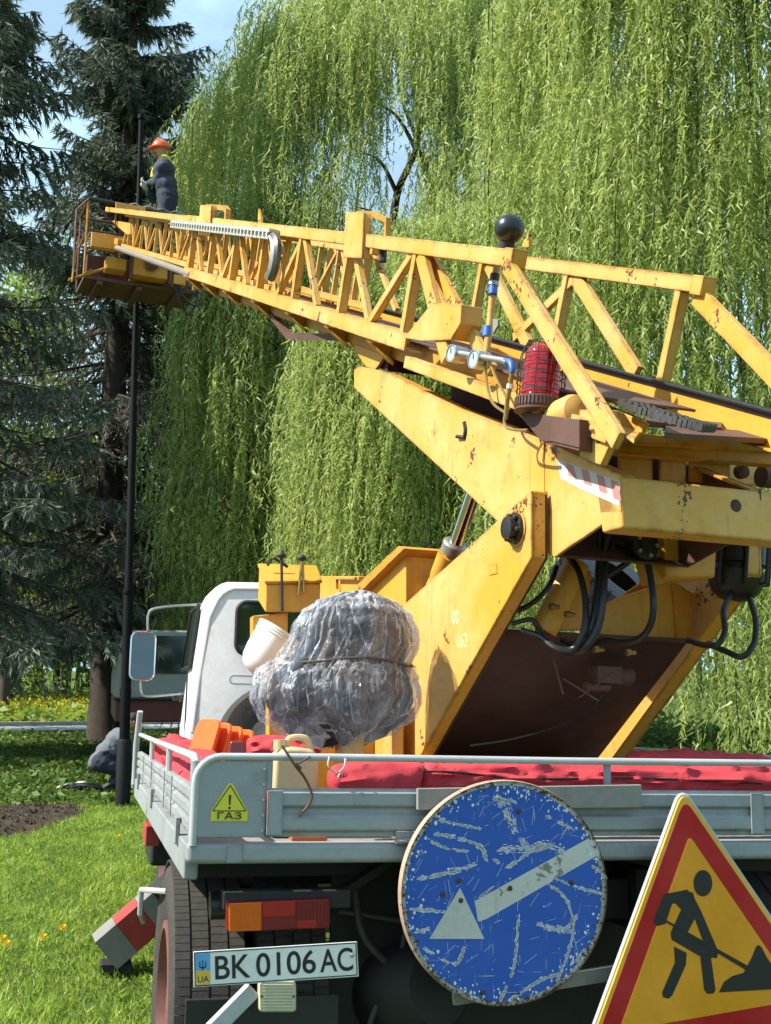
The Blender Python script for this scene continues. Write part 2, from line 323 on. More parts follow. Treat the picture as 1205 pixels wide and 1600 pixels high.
# number plate
A, Bq, Cq, Dq = [PY(*p, -.02) for p in ((302, 1487), (558, 1471), (561, 1526), (303, 1543))]
ex = (Bq - A).normalized(); ez = (A - Dq).normalized(); pw = (Bq - A).length; ph = (A - Dq).length; o0 = Dq; nrm = ex.cross(ez)
if nrm.y > 0: nrm = -nrm
platew = paint('plate_white', (.66, .66, .62), .35, .15, dirt=.2, streak=.1, bump=0)
m = MB(); m.prism([A, Bq, Cq, Dq], -nrm * .004); plate = m.build('number_plate', platew, TRUCK, .003)
def pp(x, y, k=.0008): return o0 + ex * x + ez * y + nrm * k
m = MB()
for a, b in (((.004, .004), (pw - .004, .004)), ((pw - .004, .004), (pw - .004, ph - .004)), ((pw - .004, ph - .004), (.004, ph - .004)), ((.004, ph - .004), (.004, .004))): m.bar(pp(*a), pp(*b), .003, .001, nrm)
m.build('plate_border', M['printblack'], plate)
bw = .045
m = MB(); m.prism([pp(.006, ph * .46), pp(.006 + bw, ph * .46), pp(.006 + bw, ph - .007), pp(.006, ph - .007)], nrm * .0006); m.build('blue_band', plain('plate_blue', (.10, .33, .62), .4, 0, .1, 20, 0), plate)
m = MB(); m.prism([pp(.006, .007), pp(.006 + bw, .007), pp(.006 + bw, ph * .46), pp(.006, ph * .46)], nrm * .0006); m.build('yellow_band', plain('plate_yellow', (.62, .40, .05), .4, 0, .1, 20, 0), plate)
m = MB(); c0 = pp(.006 + bw / 2, ph * .60, .0018)
for dx in (-.009, 0, .009): m.bar(c0 + ex * dx - ez * .006, c0 + ex * dx + ez * (.016 if dx == 0 else .012), .003, .0006, nrm)
m.bar(c0 - ex * .009 - ez * .006, c0 + ex * .009 - ez * .006, .003, .0006, nrm); m.bar(c0 - ez * .006, c0 - ez * .014, .004, .0006, nrm)
m.build('trident_emblem', M['printblack'], plate)
text_mesh('UA', .026, pp(.006 + bw / 2, .014, .0016), ex, ez, 0).build('country_code', M['printblack'], plate)
tx = text_mesh('BK', .098, pp(.06, .020, .001), ex, ez, 0, 0, .94, 'LEFT', .001); tx.v += []
tx.build('lettering', M['printblack'], plate)
text_mesh('0106', .098, pp(.287, .020, .001), ex, ez, 0, 0, .98, 'CENTER', .001).build('lettering', M['printblack'], plate)
text_mesh('AC', .098, pp(.449, .020, .001), ex, ez, 0, 0, .80, 'CENTER', .001).build('lettering', M['printblack'], plate)
m = MB(); m.lathe(pp(pw - .018, ph * .62), nrm, [(.008, 0), (.007, .004), (.003, .006)], 10); m.build('plate_screw', M['steel'], plate)
# fog lamp and bracket
m = MB(); rect(m, 405, 1533, 464, 1583, -.02, .05); fl = m.build('reversing_lamp', M['cream'], TRUCK, .012)
m = MB()
for k in range(9): yy = 1539 + k * 4.9; m.tube([PY(411, yy, -.0215), PY(458, yy, -.0215)], .0022, 6)
m.build('lens_rib', M['cream'], fl, kind='stuff')
for x in (409, 459):
    m = MB(); m.lathe(PY(x, 1557, -.021), (0, -1, 0), [(.004, 0), (.003, .003)], 8); m.build('lamp_screw', M['printblack'], fl)
m = MB(); m.bar(PY(396, 1545, .02), PY(330, 1612, .02), .05, .045, (0, 1, 0)); m.build('bracket_arm', M['greyrail'], TRUCK, .004)
# chassis
ch = MB(); ch.box(.78, .86, .15, 6.2, .88, 1.1); ch.box(1.54, 1.62, .15, 6.2, .88, 1.1)
for y in (.2, 1.4, 2.8, 4.2): ch.box(.86, 1.54, y, y + .08, .92, 1.06)
ch.build('chassis_frame', M['chassis'], TRUCK, .01)
for y in (.35, 1.25, 2.15, 3.05, 3.95):
    m = MB(); m.box(.0, 2.38, y, y + .07, 1.06, 1.133); m.build('cross_bearer', M['chassis'], TRUCK, .006)
m = MB(); m.cyl((.15, .8, .55), (2.25, .8, .55), .07, 14); m.sph((1.2, .8, .55), .2); m.build('rear_axle', M['chassis'], TRUCK)
m = MB(); m.bar(PY(450, 1450, .3), PY(610, 1345, .3), .03, .07, (0, 1, 0)); m.build('stay_bar', M['chassis'], TRUCK, .004)
m = MB(); m.box(.08, .5, .09, .16, .99, 1.05); m.build('lamp_bracket', M['chassis'], TRUCK, .006)
m = MB(); m.tube([V((.05, .2, .99)), V((.35, .2, 1.0))], .045, 14); m.build('air_hose', M['hose'], TRUCK)
m = MB(); m.lathe((.7, .55, .62), (.35, -1, .25), [(.03, 0), (.13, .02), (.16, .1), (.16, .34), (.12, .4), (.02, .42)], 20); m.build('air_tank', M['chassis'], TRUCK)
m = MB(); m.box(.62, .95, .55, 1.0, .42, .62); m.build('muffler', plain('grey_heat_shield', (.09, .085, .08), .6, .3), TRUCK, .03)
m = MB(); m.box(.5, 1.9, .42, .44, .25, 1.13); m.build('underbody_shade_sheet', M['chassis'], TRUCK)  # black sheet added to stand in for the dark under the bed
m = MB(); m.box(.0, 2.4, .62, .64, 1.0, 1.13); m.build('underbody_shade_sheet', M['chassis'], TRUCK)
for pts_, r_ in (([V((.55, .3, 1.05)), V((.6, .28, .85)), V((.8, .3, .72)), V((1.0, .32, .8)), V((1.1, .34, 1.0))], .012), ([V((.75, .3, 1.08)), V((.72, .28, .8)), V((.62, .28, .6)), V((.6, .35, .4))], .01), ([V((.5, .3, .95)), V((.9, .29, .9)), V((1.4, .3, .94))], .008)):
    m = MB(); m.tube(smooth_pts(pts_, 6), r_, 8); m.build('brake_hose', plain('dusty_hose', (.05, .048, .045), .7), TRUCK)
m = MB(); m.box(1.08, 1.32, .2, .42, .84, 1.02); m.lathe((1.2, .2, .93), (0, -1, 0), [(.06, 0), (.06, .05), (.03, .055), (.03, .12)], 16); m.build('tow_coupling', plain('dusty_casting', (.06, .055, .05), .75), TRUCK, .012)
def wheel(cx, cy, cz, w, rad, name='wheel', side=-1):
    prof = [(rad * .58, -w * .40), (rad * .70, -w * .5), (rad * .86, -w * .53), (rad * .955, -w * .48), (rad * .99, -w * .40), (rad, -w * .2), (rad, w * .2), (rad * .99, w * .40), (rad * .955, w * .48), (rad * .86, w * .53), (rad * .70, w * .5), (rad * .58, w * .40)]
    m = MB(); m.lathe((cx, cy, cz), (1, 0, 0), prof, 56, False); wl = m.build(name, M['dust_tyre'], TRUCK)
    m = MB()
    for k in range(116):      # tread lugs
        t = 2 * math.pi * k / 116
        for j, (f0, f1) in enumerate(((-.47, -.27), (-.24, -.02), (.02, .24), (.27, .47))):
            tt = t + (j % 2) * math.pi / 116; c = V((cx + w * (f0 + f1) / 2, cy + math.cos(tt) * (rad + .002), cz + math.sin(tt) * (rad + .002)))
            m.obox(c, (w * (f1 - f0) / 2, 0, 0), (0, -math.sin(tt) * rad * .0250, math.cos(tt) * rad * .0250), (0, math.cos(tt) * .004, math.sin(tt) * .004))
    m.build('tread_lugs', M['dust_tyre'], wl, kind='stuff')
    m = MB(); m.lathe((cx, cy, cz), (side, 0, 0), [(rad * .60, w * .2), (rad * .60, w * .49), (rad * .55, w * .5), (rad * .52, w * .3), (rad * .3, w * .15), (rad * .22, w * .4), (rad * .01, w * .42)], 32, False); m.build('rim', M['redrim'], wl)
    return wl
wheel(.075, .82, .53, .25, .53); wheel(.36, .82, .53, .25, .53); wheel(2.05, .82, .53, .25, .53, side=1); wheel(2.33, .82, .53, .25, .53, side=1)
wheel(.35, 5.5, .53, .25, .5); wheel(2.05, 5.5, .53, .25, .5, side=1)
# mudguard over the rear wheels
for x0, x1 in ((-.045, .49), (1.92, 2.44)):
    m = MB(); n_ = 12; pts = [V((x0, .82 - .58 * math.cos(t), .53 + .555 * math.sin(t))) for t in [R(18) + R(144) * k / n_ for k in range(n_ + 1)]]
    m.prism(pts + [V((p.x, p.y * .985 + .012, p.z - .006)) for p in pts[::-1]], (x1 - x0, 0, 0)) if False else None
    m.box(x0 + .03, x1, .2, .212, .3, .7); m.build('mud_flap', M['black'], TRUCK, .004)
# outriggers (jack legs)
def outrigger(P0, P1, w, side, label=None):
    d = (P1 - P0); m = MB(); m.bar(P0, P1, w, .2, (0, 0, 1)); leg = m.build('outrigger', M['chassis'], TRUCK, .006)
    t = d.normalized(); u = V((0, 1, 0)).cross(t); u = u if u.z > 0 else -u
    for f0, f1, mt, nm in ((.62, .82, M['redtape'], 'red_band'), (.82, 1.0, M['whitetape'], 'white_band'), (.50, .62, M['whitetape'], 'white_band')):
        mb = MB(); a, b = P0 + d * f0, P0 + d * f1
        mb.bar(a, b, w + .005, .205, (0, 0, 1)); mb.build(nm, mt, leg, .004)
    m = MB(); m.box(P1.x - .02, P1.x + .16, P1.y - .09, P1.y + .09, P1.z - .11, P1.z - .05); m.build('foot_plate', M['chassis'], leg, .01)
    return leg
outrigger(V((.42, 3.62, .78)), V((-.20, 3.58, .25)), .26, -1)
outrigger(V((1.98, 3.62, .80)), V((2.6, 3.58, .30)), .2, 1)
m = MB(); m.tube([PX(262, 1393, -.05), PX(221, 1390, -.12), PX(219, 1428, -.12), PX(224, 1440, -.1)], .011, 8); m.build('step_bracket', M['greyrail'], TRUCK)
m = MB(); m.box(.0, .3, 2.95, 3.5, .8, 1.05); m.build('tool_box', M['chassis'], TRUCK, .02)
m = MB(); m.box(-.052, .02, 2.5, 2.8, .95, 1.05); m.build('side_marker_board', M['redtape'], TRUCK, .006)
# ---- cab
def cab_loop(y, ins, zt, z0=1.12):
    "cross-section of the cab shell at depth y (closed ring)"
    xl, xr = .31 + ins, 2.09 - ins; zs = zt + .05; r = .21; tum = .09
    L = [V((xl, y, z0)), V((xl - .02, y, 1.5)), V((xl + .01, y, 1.85)), V((xl + tum * .7, y, zs - r * 1.15))]
    for k in range(1, 6):
        t = k * math.pi / 12; L.append(V((xl + tum * .7 + .03 + r * .85 * (1 - math.cos(t)), y, zs - r * .95 + r * .8 * math.sin(t))))
    L.append(V((xl + .5, y, zs - .03))); L.append(V(((xl + xr) / 2, y, zs)))
    return L + [V((xl + xr - p.x, y, p.z)) for p in L[-2::-1]]
rings = [cab_loop(4.44, .02, 2.48), cab_loop(4.455, .0, 2.51), cab_loop(4.6, -.005, 2.53), cab_loop(5.1, 0, 2.54), cab_loop(5.45, .02, 2.5), cab_loop(5.62, .06, 2.40)]
m = MB(); k = len(rings[0]); m.add([p for rg in rings for p in rg], [(i * k + j, i * k + j + 1, (i + 1) * k + j + 1, (i + 1) * k + j) for i in range(len(rings) - 1) for j in range(k - 1)] + [tuple(range(k)), tuple((len(rings) - 1) * k + j for j in range(k))[::-1]])
cab = m.build('cab', M['white'], TRUCK, .012, ang=50)
m = MB(); gp = [V((p.x, p.y, p.z)) for p in cab_loop(4.435, .03, 2.47)[1:-1]]; m.tube([p for p in gp], .012, 6); m.build('roof_gutter', M['white'], cab)
def rrect(x0, z0, x1, z1, r, y, n=5):
    out = []
    for cx, cz, a0 in ((x1 - r, z1 - r, 0), (x0 + r, z1 - r, 90), (x0 + r, z0 + r, 180), (x1 - r, z0 + r, 270)):
        out += [V((cx + r * math.cos(R(a0 + 90 * i / n)), y, cz + r * math.sin(R(a0 + 90 * i / n)))) for i in range(n + 1)]
    return out
for wx0, wx1 in ((PY(370, 980, 4.43).x, 1.05), (1.41, 1.86)):
    z0_, z1_ = PY(375, 1022, 4.43).z, PY(375, 940, 4.43).z
    m = MB(); m.prism(rrect(wx0, z0_, wx1, z1_, .07, 4.437), (0, -.004, 0)); w = m.build('rear_window', plain('tinted_rear_glass', (.012, .05, .022), .05, 0, .3, 3, 0), cab)
    m = MB(); m.tube([p + V((0, -.006, 0)) for p in rrect(wx0, z0_, wx1, z1_, .07, 4.437)], .014, 8, closed=True); m.build('window_seal', M['black'], w)
for zz0, zz1, x0_, x1_ in ((1.83, 1.885, .56, 1.9), (1.35, 1.75, .66, 1.8)):     # pressed swages
    m = MB(); m.tube([p for p in rrect(x0_, zz0, x1_, zz1, .027 if zz0 > 1.8 else .08, 4.435)], .0065, 6, closed=True); m.build('pressed_swage', M['white'], cab)
xs = .30
dg_ = MB(); dg_.prism([V((xs + .012, 4.72, 1.96)), V((xs + .012, 5.4, 1.96)), V((xs + .055, 5.28, 2.36)), V((xs + .055, 4.72, 2.36))], (-.004, 0, 0)); dw = dg_.build('door_window', M['glassdark'], cab)
m = MB(); m.tube([V((xs + .006, 4.7, 1.95)), V((xs + .006, 5.42, 1.95)), V((xs + .05, 5.3, 2.38)), V((xs + .05, 4.7, 2.38))], .014, 8, closed=True); m.build('window_seal', M['black'], dw)
m = MB(); m.tube([V((xs - .012, 4.66, 1.2)), V((xs - .012, 4.66, 1.9)), V((xs + .04, 4.66, 2.4))], .006, 6); m.build('door_seam', M['black'], cab)
m = MB(); m.bar(V((xs - .035, 4.78, 1.72)), V((xs - .035, 4.92, 1.72)), .02, .03); m.build('door_handle', M['black'], cab, .004)
for z in (1.3, 1.72):
    m = MB(); m.box(xs - .045, xs - .01, 5.5, 5.58, z, z + .07); m.build('door_hinge', M['black'], cab, .004)
m = MB(); m.prism([V((.52, 5.625, 1.9)), V((1.94, 5.625, 1.9)), V((1.86, 5.63, 2.36)), V((.6, 5.63, 2.36))], (0, .004, 0)); m.build('windscreen', M['glassdark'], cab)
# bonnet and wings
hood = [V((.62, 5.6, 1.12)), V((.60, 5.6, 1.75)), V((.9, 5.6, 1.86)), V((1.23, 5.6, 1.88)), V((1.56, 5.6, 1.86)), V((1.86, 5.6, 1.75)), V((1.84, 5.6, 1.12))]
m = MB(); hb = [V((1.23 + (p.x - 1.23) * .86, 6.75, p.z - (.14 if p.z > 1.5 else 0))) for p in hood]
m.add(hood + hb, [(i, i + 1, i + 8, i + 7) for i in range(6)] + [tuple(range(7)), tuple(range(13, 6, -1)), (0, 7, 13, 6)]); m.build('bonnet', M['white'], TRUCK, .03)
for x0, x1 in ((.14, .68), (1.78, 2.32)):
    arc = [V((x0, 5.5 - .68 * math.cos(t), .62 + .70 * math.sin(t))) for t in [R(0) + R(180) * k / 14 for k in range(15)]]
    inn = [V((x0, 5.5 - .62 * math.cos(t), .62 + .64 * math.sin(t))) for t in [R(180) - R(180) * k / 14 for k in range(15)]]
    m = MB(); m.prism(arc + inn, (x1 - x0, 0, 0)); m.build('front_wing', M['white'], TRUCK, .02)
# mirror and arms
mc = PY(223, 1025, 5.35); mt_ = 5.35
m = MB(); m.prism(rrect(mc.x - .095, mc.z - .185, mc.x + .095, mc.z + .185, .05, mt_), (0, .05, 0)); mr = m.build('mirror', M['black'], TRUCK, .015)
m = MB(); m.prism(rrect(mc.x - .083, mc.z - .172, mc.x + .083, mc.z + .172, .045, mt_ - .002), (0, -.002, 0)); m.build('mirror_glass', M['mirror'], mr)
m = MB(); m.tube(rrect(mc.x - .088, mc.z - .178, mc.x + .088, mc.z + .178, .05, mt_ - .002), .007, 6, closed=True); m.build('mirror_rim', M['chrome'], mr)
m = MB(); m.tube(smooth_pts([PY(231, 985, 5.38), PY(232, 960, 5.38), PY(245, 950, 5.38), PY(300, 945, 5.4), PY(322, 944, 5.4)], 4), .009, 8); ma = m.build('mirror_arm', M['steel'], TRUCK)
m = MB(); m.tube(smooth_pts([PY(219, 1062, 5.38), PY(221, 1082, 5.38), PY(232, 1088, 5.38), PY(290, 1083, 5.4)], 4), .009, 8); m.build('mirror_arm', M['steel'], TRUCK)
m = MB(); m.lathe(PY(320, 944, 5.36), (0, 0, 1), [(.02, -.06), (.02, .03)], 8); m.build('arm_clamp', M['black'], ma)
# ================================================================ the turret and boom
Yl, Yd, Br = M['yellow'], M['yellow_dirty'], M['brown']
def bpoly(pix, b): return [BP(x, y, b) for x, y in pix]
# ---- turntable and column
tc_ = V((1.42, 1.55, 0))
m = MB(); m.lathe(tc_ + V((0, 0, 1.2)), (0, 0, 1), [(.52, 0), (.52, .1), (.48, .11), (.48, .2), (.40, .21)], 40); m.build('turntable', M['orange_yellow'], TRUCK)
bL, bR = -.13, .87
colpix = [(830, 766), (830, 871), (648, 1196), (470, 1196), (497, 1090), (625, 950)]
cL = bpoly(colpix, bL); cR = [p + BS * (bR + .07 - bL - .065) for p in cL]
m = MB(); m.prism(cL, BS * .012); column = m.build('column_plate', Yl, TRUCK, .004); column['label'] = 'sunlit left plate of the slanting column'
m = MB(); m.prism([p + BS * .075 for p in cR], BS * .012); m.build('column_plate', Yl, TRUCK, .004)
def flange(mb, P, Q, w, th, b0):        # a strip on the edge P-Q of a plate running inwards along BS
    d = (Q - P).normalized(); nn = d.cross(BS).normalized()
    mb.prism([P, Q, Q + nn * th, P + nn * th], BS * w)
for base, sg, par in ((cL, 1, 0), (cR, 1, .0)):
    for i, j, w, nm, mt in ((0, 1, .075, 'column_cap', Yl), (1, 2, .075, 'column_flange', M['orange_yellow']), (5, 0, .075, 'column_flange', M['orange_yellow'])):
        mb = MB(); P_, Q_ = base[i] + BS * .0125, base[j] + BS * .0125
        d = (Q_ - P_).normalized(); cen = sum(base, V()) / len(base); nn = d.cross(BS).normalized(); nn = nn if nn.dot(cen - P_) > 0 else -nn
        mb.prism([P_ + nn * .001, Q_ + nn * .001, Q_ + nn * .012, P_ + nn * .012], BS * (w - .0125)); mb.build(nm, mt, column, .003)
m = MB(); m.prism([p + BS * .062 for p in cL], BS * .01); m.build('column_inner_plate', M['shade_maroon'], column)
# back sheet and its stiffened top between the plates
def eb(x, y, b): return BP(x, y, bL) + BS * (b - bL)
s0, s1 = eb(768, 985, bL + .08), eb(645, 1190, bL + .08); inn = BE * .05
m = MB(); m.prism([s0 + inn, s1 + inn, s1 + inn + BE * .01, s0 + inn + BE * .01], BS * (bR - bL - .09)); back = m.build('back_sheet', M['shade_maroon'], TRUCK)
m = MB(); m.bar(s0 + inn - BE * .01, s0 + inn - BE * .01 + BS * (bR - bL - .09), .04, .02); m.build('sheet_edge', M['shade_maroon'], back, .003)
f0, f1 = eb(600, 985, bL + .08), eb(480, 1190, bL + .08)
m = MB(); m.prism([f0, f1, f1 + BE * .01, f0 + BE * .01], BS * (bR - bL - .09)); m.build('front_sheet', M['shade_maroon'], TRUCK)
# pivot pins
def pin(px, py, b, r, side):
    c = BP(px, py, b); m = MB(); m.lathe(c, BS * side, [(r, 0), (r, .02), (r * .72, .022), (r * .72, .05), (r * .3, .055)], 24); pn = m.build('pivot_pin', M['grease'], column)
    for k in range(6):
        a = k * math.pi / 3 + .2; q = c + (BE * math.cos(a) + V((0, 0, 1)) * math.sin(a)) * r * .82
        mb = MB(); mb.lathe(q, BS * side, [(.011, .015), (.011, .034), (.005, .037)], 6); mb.build('bolt_head', M['grease'], column)
pin(808, 826, bL - .0005, .062, -1)
c_ = BP(808, 826, bL); m = MB(); m.lathe(c_, -BS, [(.075, 0), (.075, .006), (.066, .006)], 28); m.build('pin_boss', Yl, column)
m = MB(); q = bpoly([(762, 882), (775, 880), (777, 896), (764, 899)], bL - .003); m.prism(q, BS * .002); m.build('maker_plate', Yl, column, .001)
faint = paint('worn_white_stencil', (.78, .62, .30), .5, .6, rust=(.75, .46, .1), dirt=.2, streak=.1)
text_mesh('00', .085, BP(712, 975, bL - .0008), -BE, V((0, 0, 1)), 0, 0, .8).build('stencil_digits', faint, column)
text_mesh('062', .085, BP(722, 1012, bL - .0008), -BE, V((0, 0, 1)), 0, 0, .8).build('stencil_digits', faint, column)
# sign board and turret body pieces left of the column
m = MB(); m.box(.62, 1.05, 1.9, 2.3, 1.2, 1.62); m.build('turret_box', M['orange_yellow'], TRUCK, .01)
m = MB(); m.prism(bpoly([(498, 1150), (515, 1120), (560, 1112), (560, 1196), (498, 1196)], -.32), BS * .12); m.build('turret_box', Yl, TRUCK, .005)
m = MB(); m.prism(bpoly([(560, 1100), (612, 1085), (612, 1196), (560, 1196)], -.24), BS * .06); m.build('turret_box', Yl, TRUCK, .005)
m = MB(); m.prism(bpoly([(560, 922), (630, 857), (634, 862), (634, 945), (600, 960)], .05), BS * .25); m.build('turret_cover', M['orange_yellow'], TRUCK, .006)
m = MB(); m.prism(bpoly([(556, 915), (622, 853), (632, 857), (566, 922)], .0), BS * .3); m.build('turret_cover_lid', Yd, TRUCK, .004)
m = MB(); m.prism(bpoly([(500, 900), (560, 900), (560, 985), (500, 985)], .2), BS * .5); m.build('turret_cover', M['orange_yellow'], TRUCK, .006)
m = MB(); m.tube([BP(527, 920, .18), BP(527, 904, .18), BP(556, 904, .18)], .01, 8); m.build('grab_rail', Yl, TRUCK)
m = MB(); sb0 = plane(548, 1100, BE, BE.dot(PIN) + .48); m.obox(V((sb0.x, sb0.y, (1.2 + sb0.z) / 2)), BS * .05, BE * .05, V((0, 0, (sb0.z - 1.2) / 2))); m.build('seat_post', Yl, TRUCK, .006)
# control box with levers
yb = 2.75
def ybox(pix, Y, d, nm, mt, par, bev=.006):
    mb = MB(); mb.prism([PY(x, y, Y) for x, y in pix], (0, d, 0)); return mb.build(nm, mt, par, bev)
fr_ = [PY(*p, yb) for p in ((416, 913), (501, 912), (499, 957), (415, 957))]; bk_ = [PY(*p, yb + .24) for p in ((405, 886), (493, 889), (491, 940), (403, 938))]
m = MB(); m.add(fr_ + bk_, [(0, 1, 2, 3), (7, 6, 5, 4), (0, 4, 5, 1), (1, 5, 6, 2), (2, 6, 7, 3), (3, 7, 4, 0)]); cbx = m.build('control_box', M['orange_yellow'], TRUCK, .006)
lq = [fr_[0], fr_[1], bk_[1], bk_[0]]; ln_ = (lq[1] - lq[0]).cross(lq[3] - lq[0]).normalized(); ln_ = ln_ if ln_.z > 0 else -ln_; lc_ = sum(lq, V()) / 4
m = MB(); m.prism([lc_ + (p - lc_) * 1.05 + ln_ * .003 for p in lq], ln_ * .018); m.build('control_box_lid', M['orange_yellow'], TRUCK, .004)
ybox([(395, 962), (450, 957), (450, 1010), (395, 1010)], yb + .05, .12, 'control_pedestal', M['orange_yellow'], TRUCK)
ybox([(420, 1000), (446, 1000), (446, 1200), (420, 1200)], yb + .1, .12, 'control_pedestal', M['orange_yellow'], TRUCK)
for x0, y0, x1, y1, k in ((441, 955, 440, 872, 0), (466, 930, 472, 876, 1), (475, 925, 473, 880, 2)):
    m = MB(); m.tube([PY(x0, y0, yb - .03), PY(x1, y1, yb - .02)], .008, 8); lv = m.build('control_lever', M['brass'] if k else M['black'], cbx)
    if k < 2:
        m = MB(); m.sph(PY(x1, y1 - 4, yb - .02), .026, 14, 9, (1, 1, .7)); m.build('lever_knob', M['black'], cbx)
for x0, y0, x1, y1 in ((424, 872, 418, 884), (428, 872, 450, 886)):
    m = MB(); m.tube([PY(x0, y0, yb + .1), PY(x1, y1, yb + .1)], .009, 6); m.build('lever_guard', M['black'], cbx)
# ---- lower boom frame: the kite-shaped plates and the rear cross beam
k0, k1 = -.045, .56
kpix = [(553, 578), (560, 572), (600, 580), (715, 637), (850, 688), (968, 741), (970, 800), (866, 871), (776, 814), (553, 606)]
kL = bpoly(kpix, k0); kR = [p + BS * (k1 - k0) for p in kL]
m = MB(); m.prism(kL, BS * .014); boom = m.build('boom_frame', Yl, TRUCK, .004); boom['label'] = 'kite-shaped sunlit side plate at the boom root'
m = MB(); m.prism(kR, BS * .014); m.build('frame_plate', M['shade_maroon'], boom, .004)  # far plate takes the shade colour, its near twin is yellow
for i, j in ((2, 3), (3, 4), (4, 5)):
    for base in (kL, kR):
        mb = MB(); P_, Q_ = base[i], base[j]; dd = (Q_ - P_).normalized(); nn = BS.cross(dd).normalized(); nn = nn if nn.z < 0 else -nn
        w = .055 if base is kL else -.055
        mb.prism([P_ + BS * .0145 + nn * .001, Q_ + BS * .0145 + nn * .001, Q_ + BS * .0145 + nn * .01, P_ + BS * .0145 + nn * .01], BS * w); mb.build('frame_flange', Yd, boom, .002)
for i, j in ((9, 8), (8, 7)):      # bottom plate
    mb = MB(); P_, Q_ = kL[i] + BS * .015, kL[j] + BS * .015; dd = (Q_ - P_).normalized(); nn = BS.cross(dd).normalized(); nn = nn if nn.z > 0 else -nn
    mb.prism([P_ + nn * .001, Q_ + nn * .001, Q_ + nn * .011, P_ + nn * .011], BS * (k1 - k0 - .016)); mb.build('bottom_plate', Yl if i == 9 else M['shade_maroon'], boom)
m = MB(); m.bar(BP(851, 691, k0 - .001), BP(851, 775, k0 - .001), .004, .003, BS); m.build('weld_seam', Yd, boom)
m = MB(); m.tube(smooth_pts([BP(726, 660, k0 - .002), BP(728, 672, k0 - .002), BP(726, 685, k0 - .002)]), .011, 8); m.tube([BP(726, 684, k0 - .004), BP(714, 682, k0 - .01)], .009, 8); m.build('latch', M['grease'], boom)
# warning tape
tq = [(870, 716), (969, 752), (968, 791), (905, 763), (876, 748)]
m = MB(); m.prism(bpoly(tq, k0 - .0015), BS * .001); tp = m.build('warning_tape', paint('worn_tape_white', (.46, .40, .385), .6, .5, dirt=.5, streak=.4), boom)
for x0 in (884, 908, 932, 954):
    yt = 716 + (x0 - 870) * .364; m = MB(); m.prism(bpoly([(x0, yt + 2), (x0 + 11, yt + 6), (x0 + 17, yt + 26 + (x0 - 884) * .14), (x0 + 5, yt + 22 + (x0 - 884) * .14)], k0 - .0025), BS * .0008); m.build('tape_stripe', plain('faded_pink_red', (.40, .17, .155), .6, 0, .25, 30, 0), boom)
# cross beam
c0 = BP(968, 743, k0); c1 = BP(972, 826, k0)
m = MB(); m.prism([c0, c0 + V((0, 0, -.012)), c1, c1 + BE * .13, c0 + BE * .16], BS * 1.0); cb = m.build('rear_cross_beam', M['yellow'], boom, .012)
hc = BP(1150, 790, 0); 
cbn = (c1 - c0).cross(BS).normalized(); cbn = cbn if cbn.y < 0 else -cbn
hp = plane(1150, 790, cbn, cbn.dot(c0)); m = MB(); m.lathe(hp, cbn, [(.024, -.002), (.024, .001), (.02, .002)], 20); m.build('plug_hole', M['shade_maroon'], boom)
# lug block, cylinders, motor under the beam (in its shade)
lug = BP(1037, 828, .3)
m = MB(); m.prism([plane(x, y, BE, BE.dot(PIN) - .33) for x, y in ((1037, 826), (1122, 826), (1118, 903), (1040, 903))], BE * .18); m.build('boom_lug', M['orange_yellow'], boom, .01)
m = MB(); m.prism([plane(x, y, BE, BE.dot(PIN) - .30) for x, y in ((990, 826), (1037, 826), (1040, 912), (1012, 915))], BE * .05); m.build('boom_lug', Yd, boom, .006)
c = plane(1008, 852, BE, BE.dot(PIN) - .36); m = MB(); m.lathe(c, -BE, [(.065, -.05), (.065, .0), (.06, .01), (.03, .012), (.03, .02)], 24); m.build('pivot_flange', M['grease'], boom)
for k in range(5):
    a = k * 1.257; m = MB(); m.lathe(c + (BS * math.cos(a) + V((0, 0, 1)) * math.sin(a)) * .044 - BE * .01, -BE, [(.009, 0), (.009, .012)], 6); m.build('bolt_head', M['steel'], boom)
mo = plane(1152, 885, BE, BE.dot(PIN) - .22); axm = (V((0, 0, 1)) + BS * .12).normalized()
m = MB(); m.lathe(mo - axm * .15, axm, [(.03, 0), (.07, .012), (.10, .04), (.118, .085), (.122, .12), (.105, .125), (.105, .15), (.118, .155), (.112, .3)], 28); mot = m.build('slew_motor', M['grease'], TRUCK)
for k in range(4):
    a = -1.2 + k * .8; q0 = mo + (BS * math.sin(a) - BE * math.cos(a)) * .138
    m = MB(); m.tube([q0 + axm * .15, q0 - axm * .08, q0 * .3 + (mo - axm * .14) * .7], .008, 6); m.build('motor_guard_bar', M['chassis'], mot)
# right column plate details, spare tyre behind
m = MB(); m.prism([plane(x, y, BE, BE.dot(PIN) + .10) for x, y in ((938, 945), (1050, 905), (1127, 957), (1105, 1000), (938, 1000))], BE * .012); m.build('column_crest', M['orange_yellow'], TRUCK, .004)
m = MB(); m.bar(plane(1050, 906, BE, BE.dot(PIN) + .095), plane(1058, 1000, BE, BE.dot(PIN) + .095), .012, .02, BE); m.build('crest_rib', M['orange_yellow'], TRUCK, .002)
sp = PY(950, 925, 1.9); m = MB(); m.lathe(sp, (.35, -.5, .6), [(.14, -.1), (.22, -.12), (.27, -.1), (.29, -.05), (.29, .05), (.27, .1), (.22, .12), (.14, .1)], 40, False); spt = m.build('spare_tyre', plain('grey_dusty_tyre', (.13, .13, .14), .9, 0, .35, 18, .6), TRUCK)
ax_ = V((.35, -.5, .6)).normalized(); u_ = ax_.orthogonal().normalized(); w_ = ax_.cross(u_); m = MB()
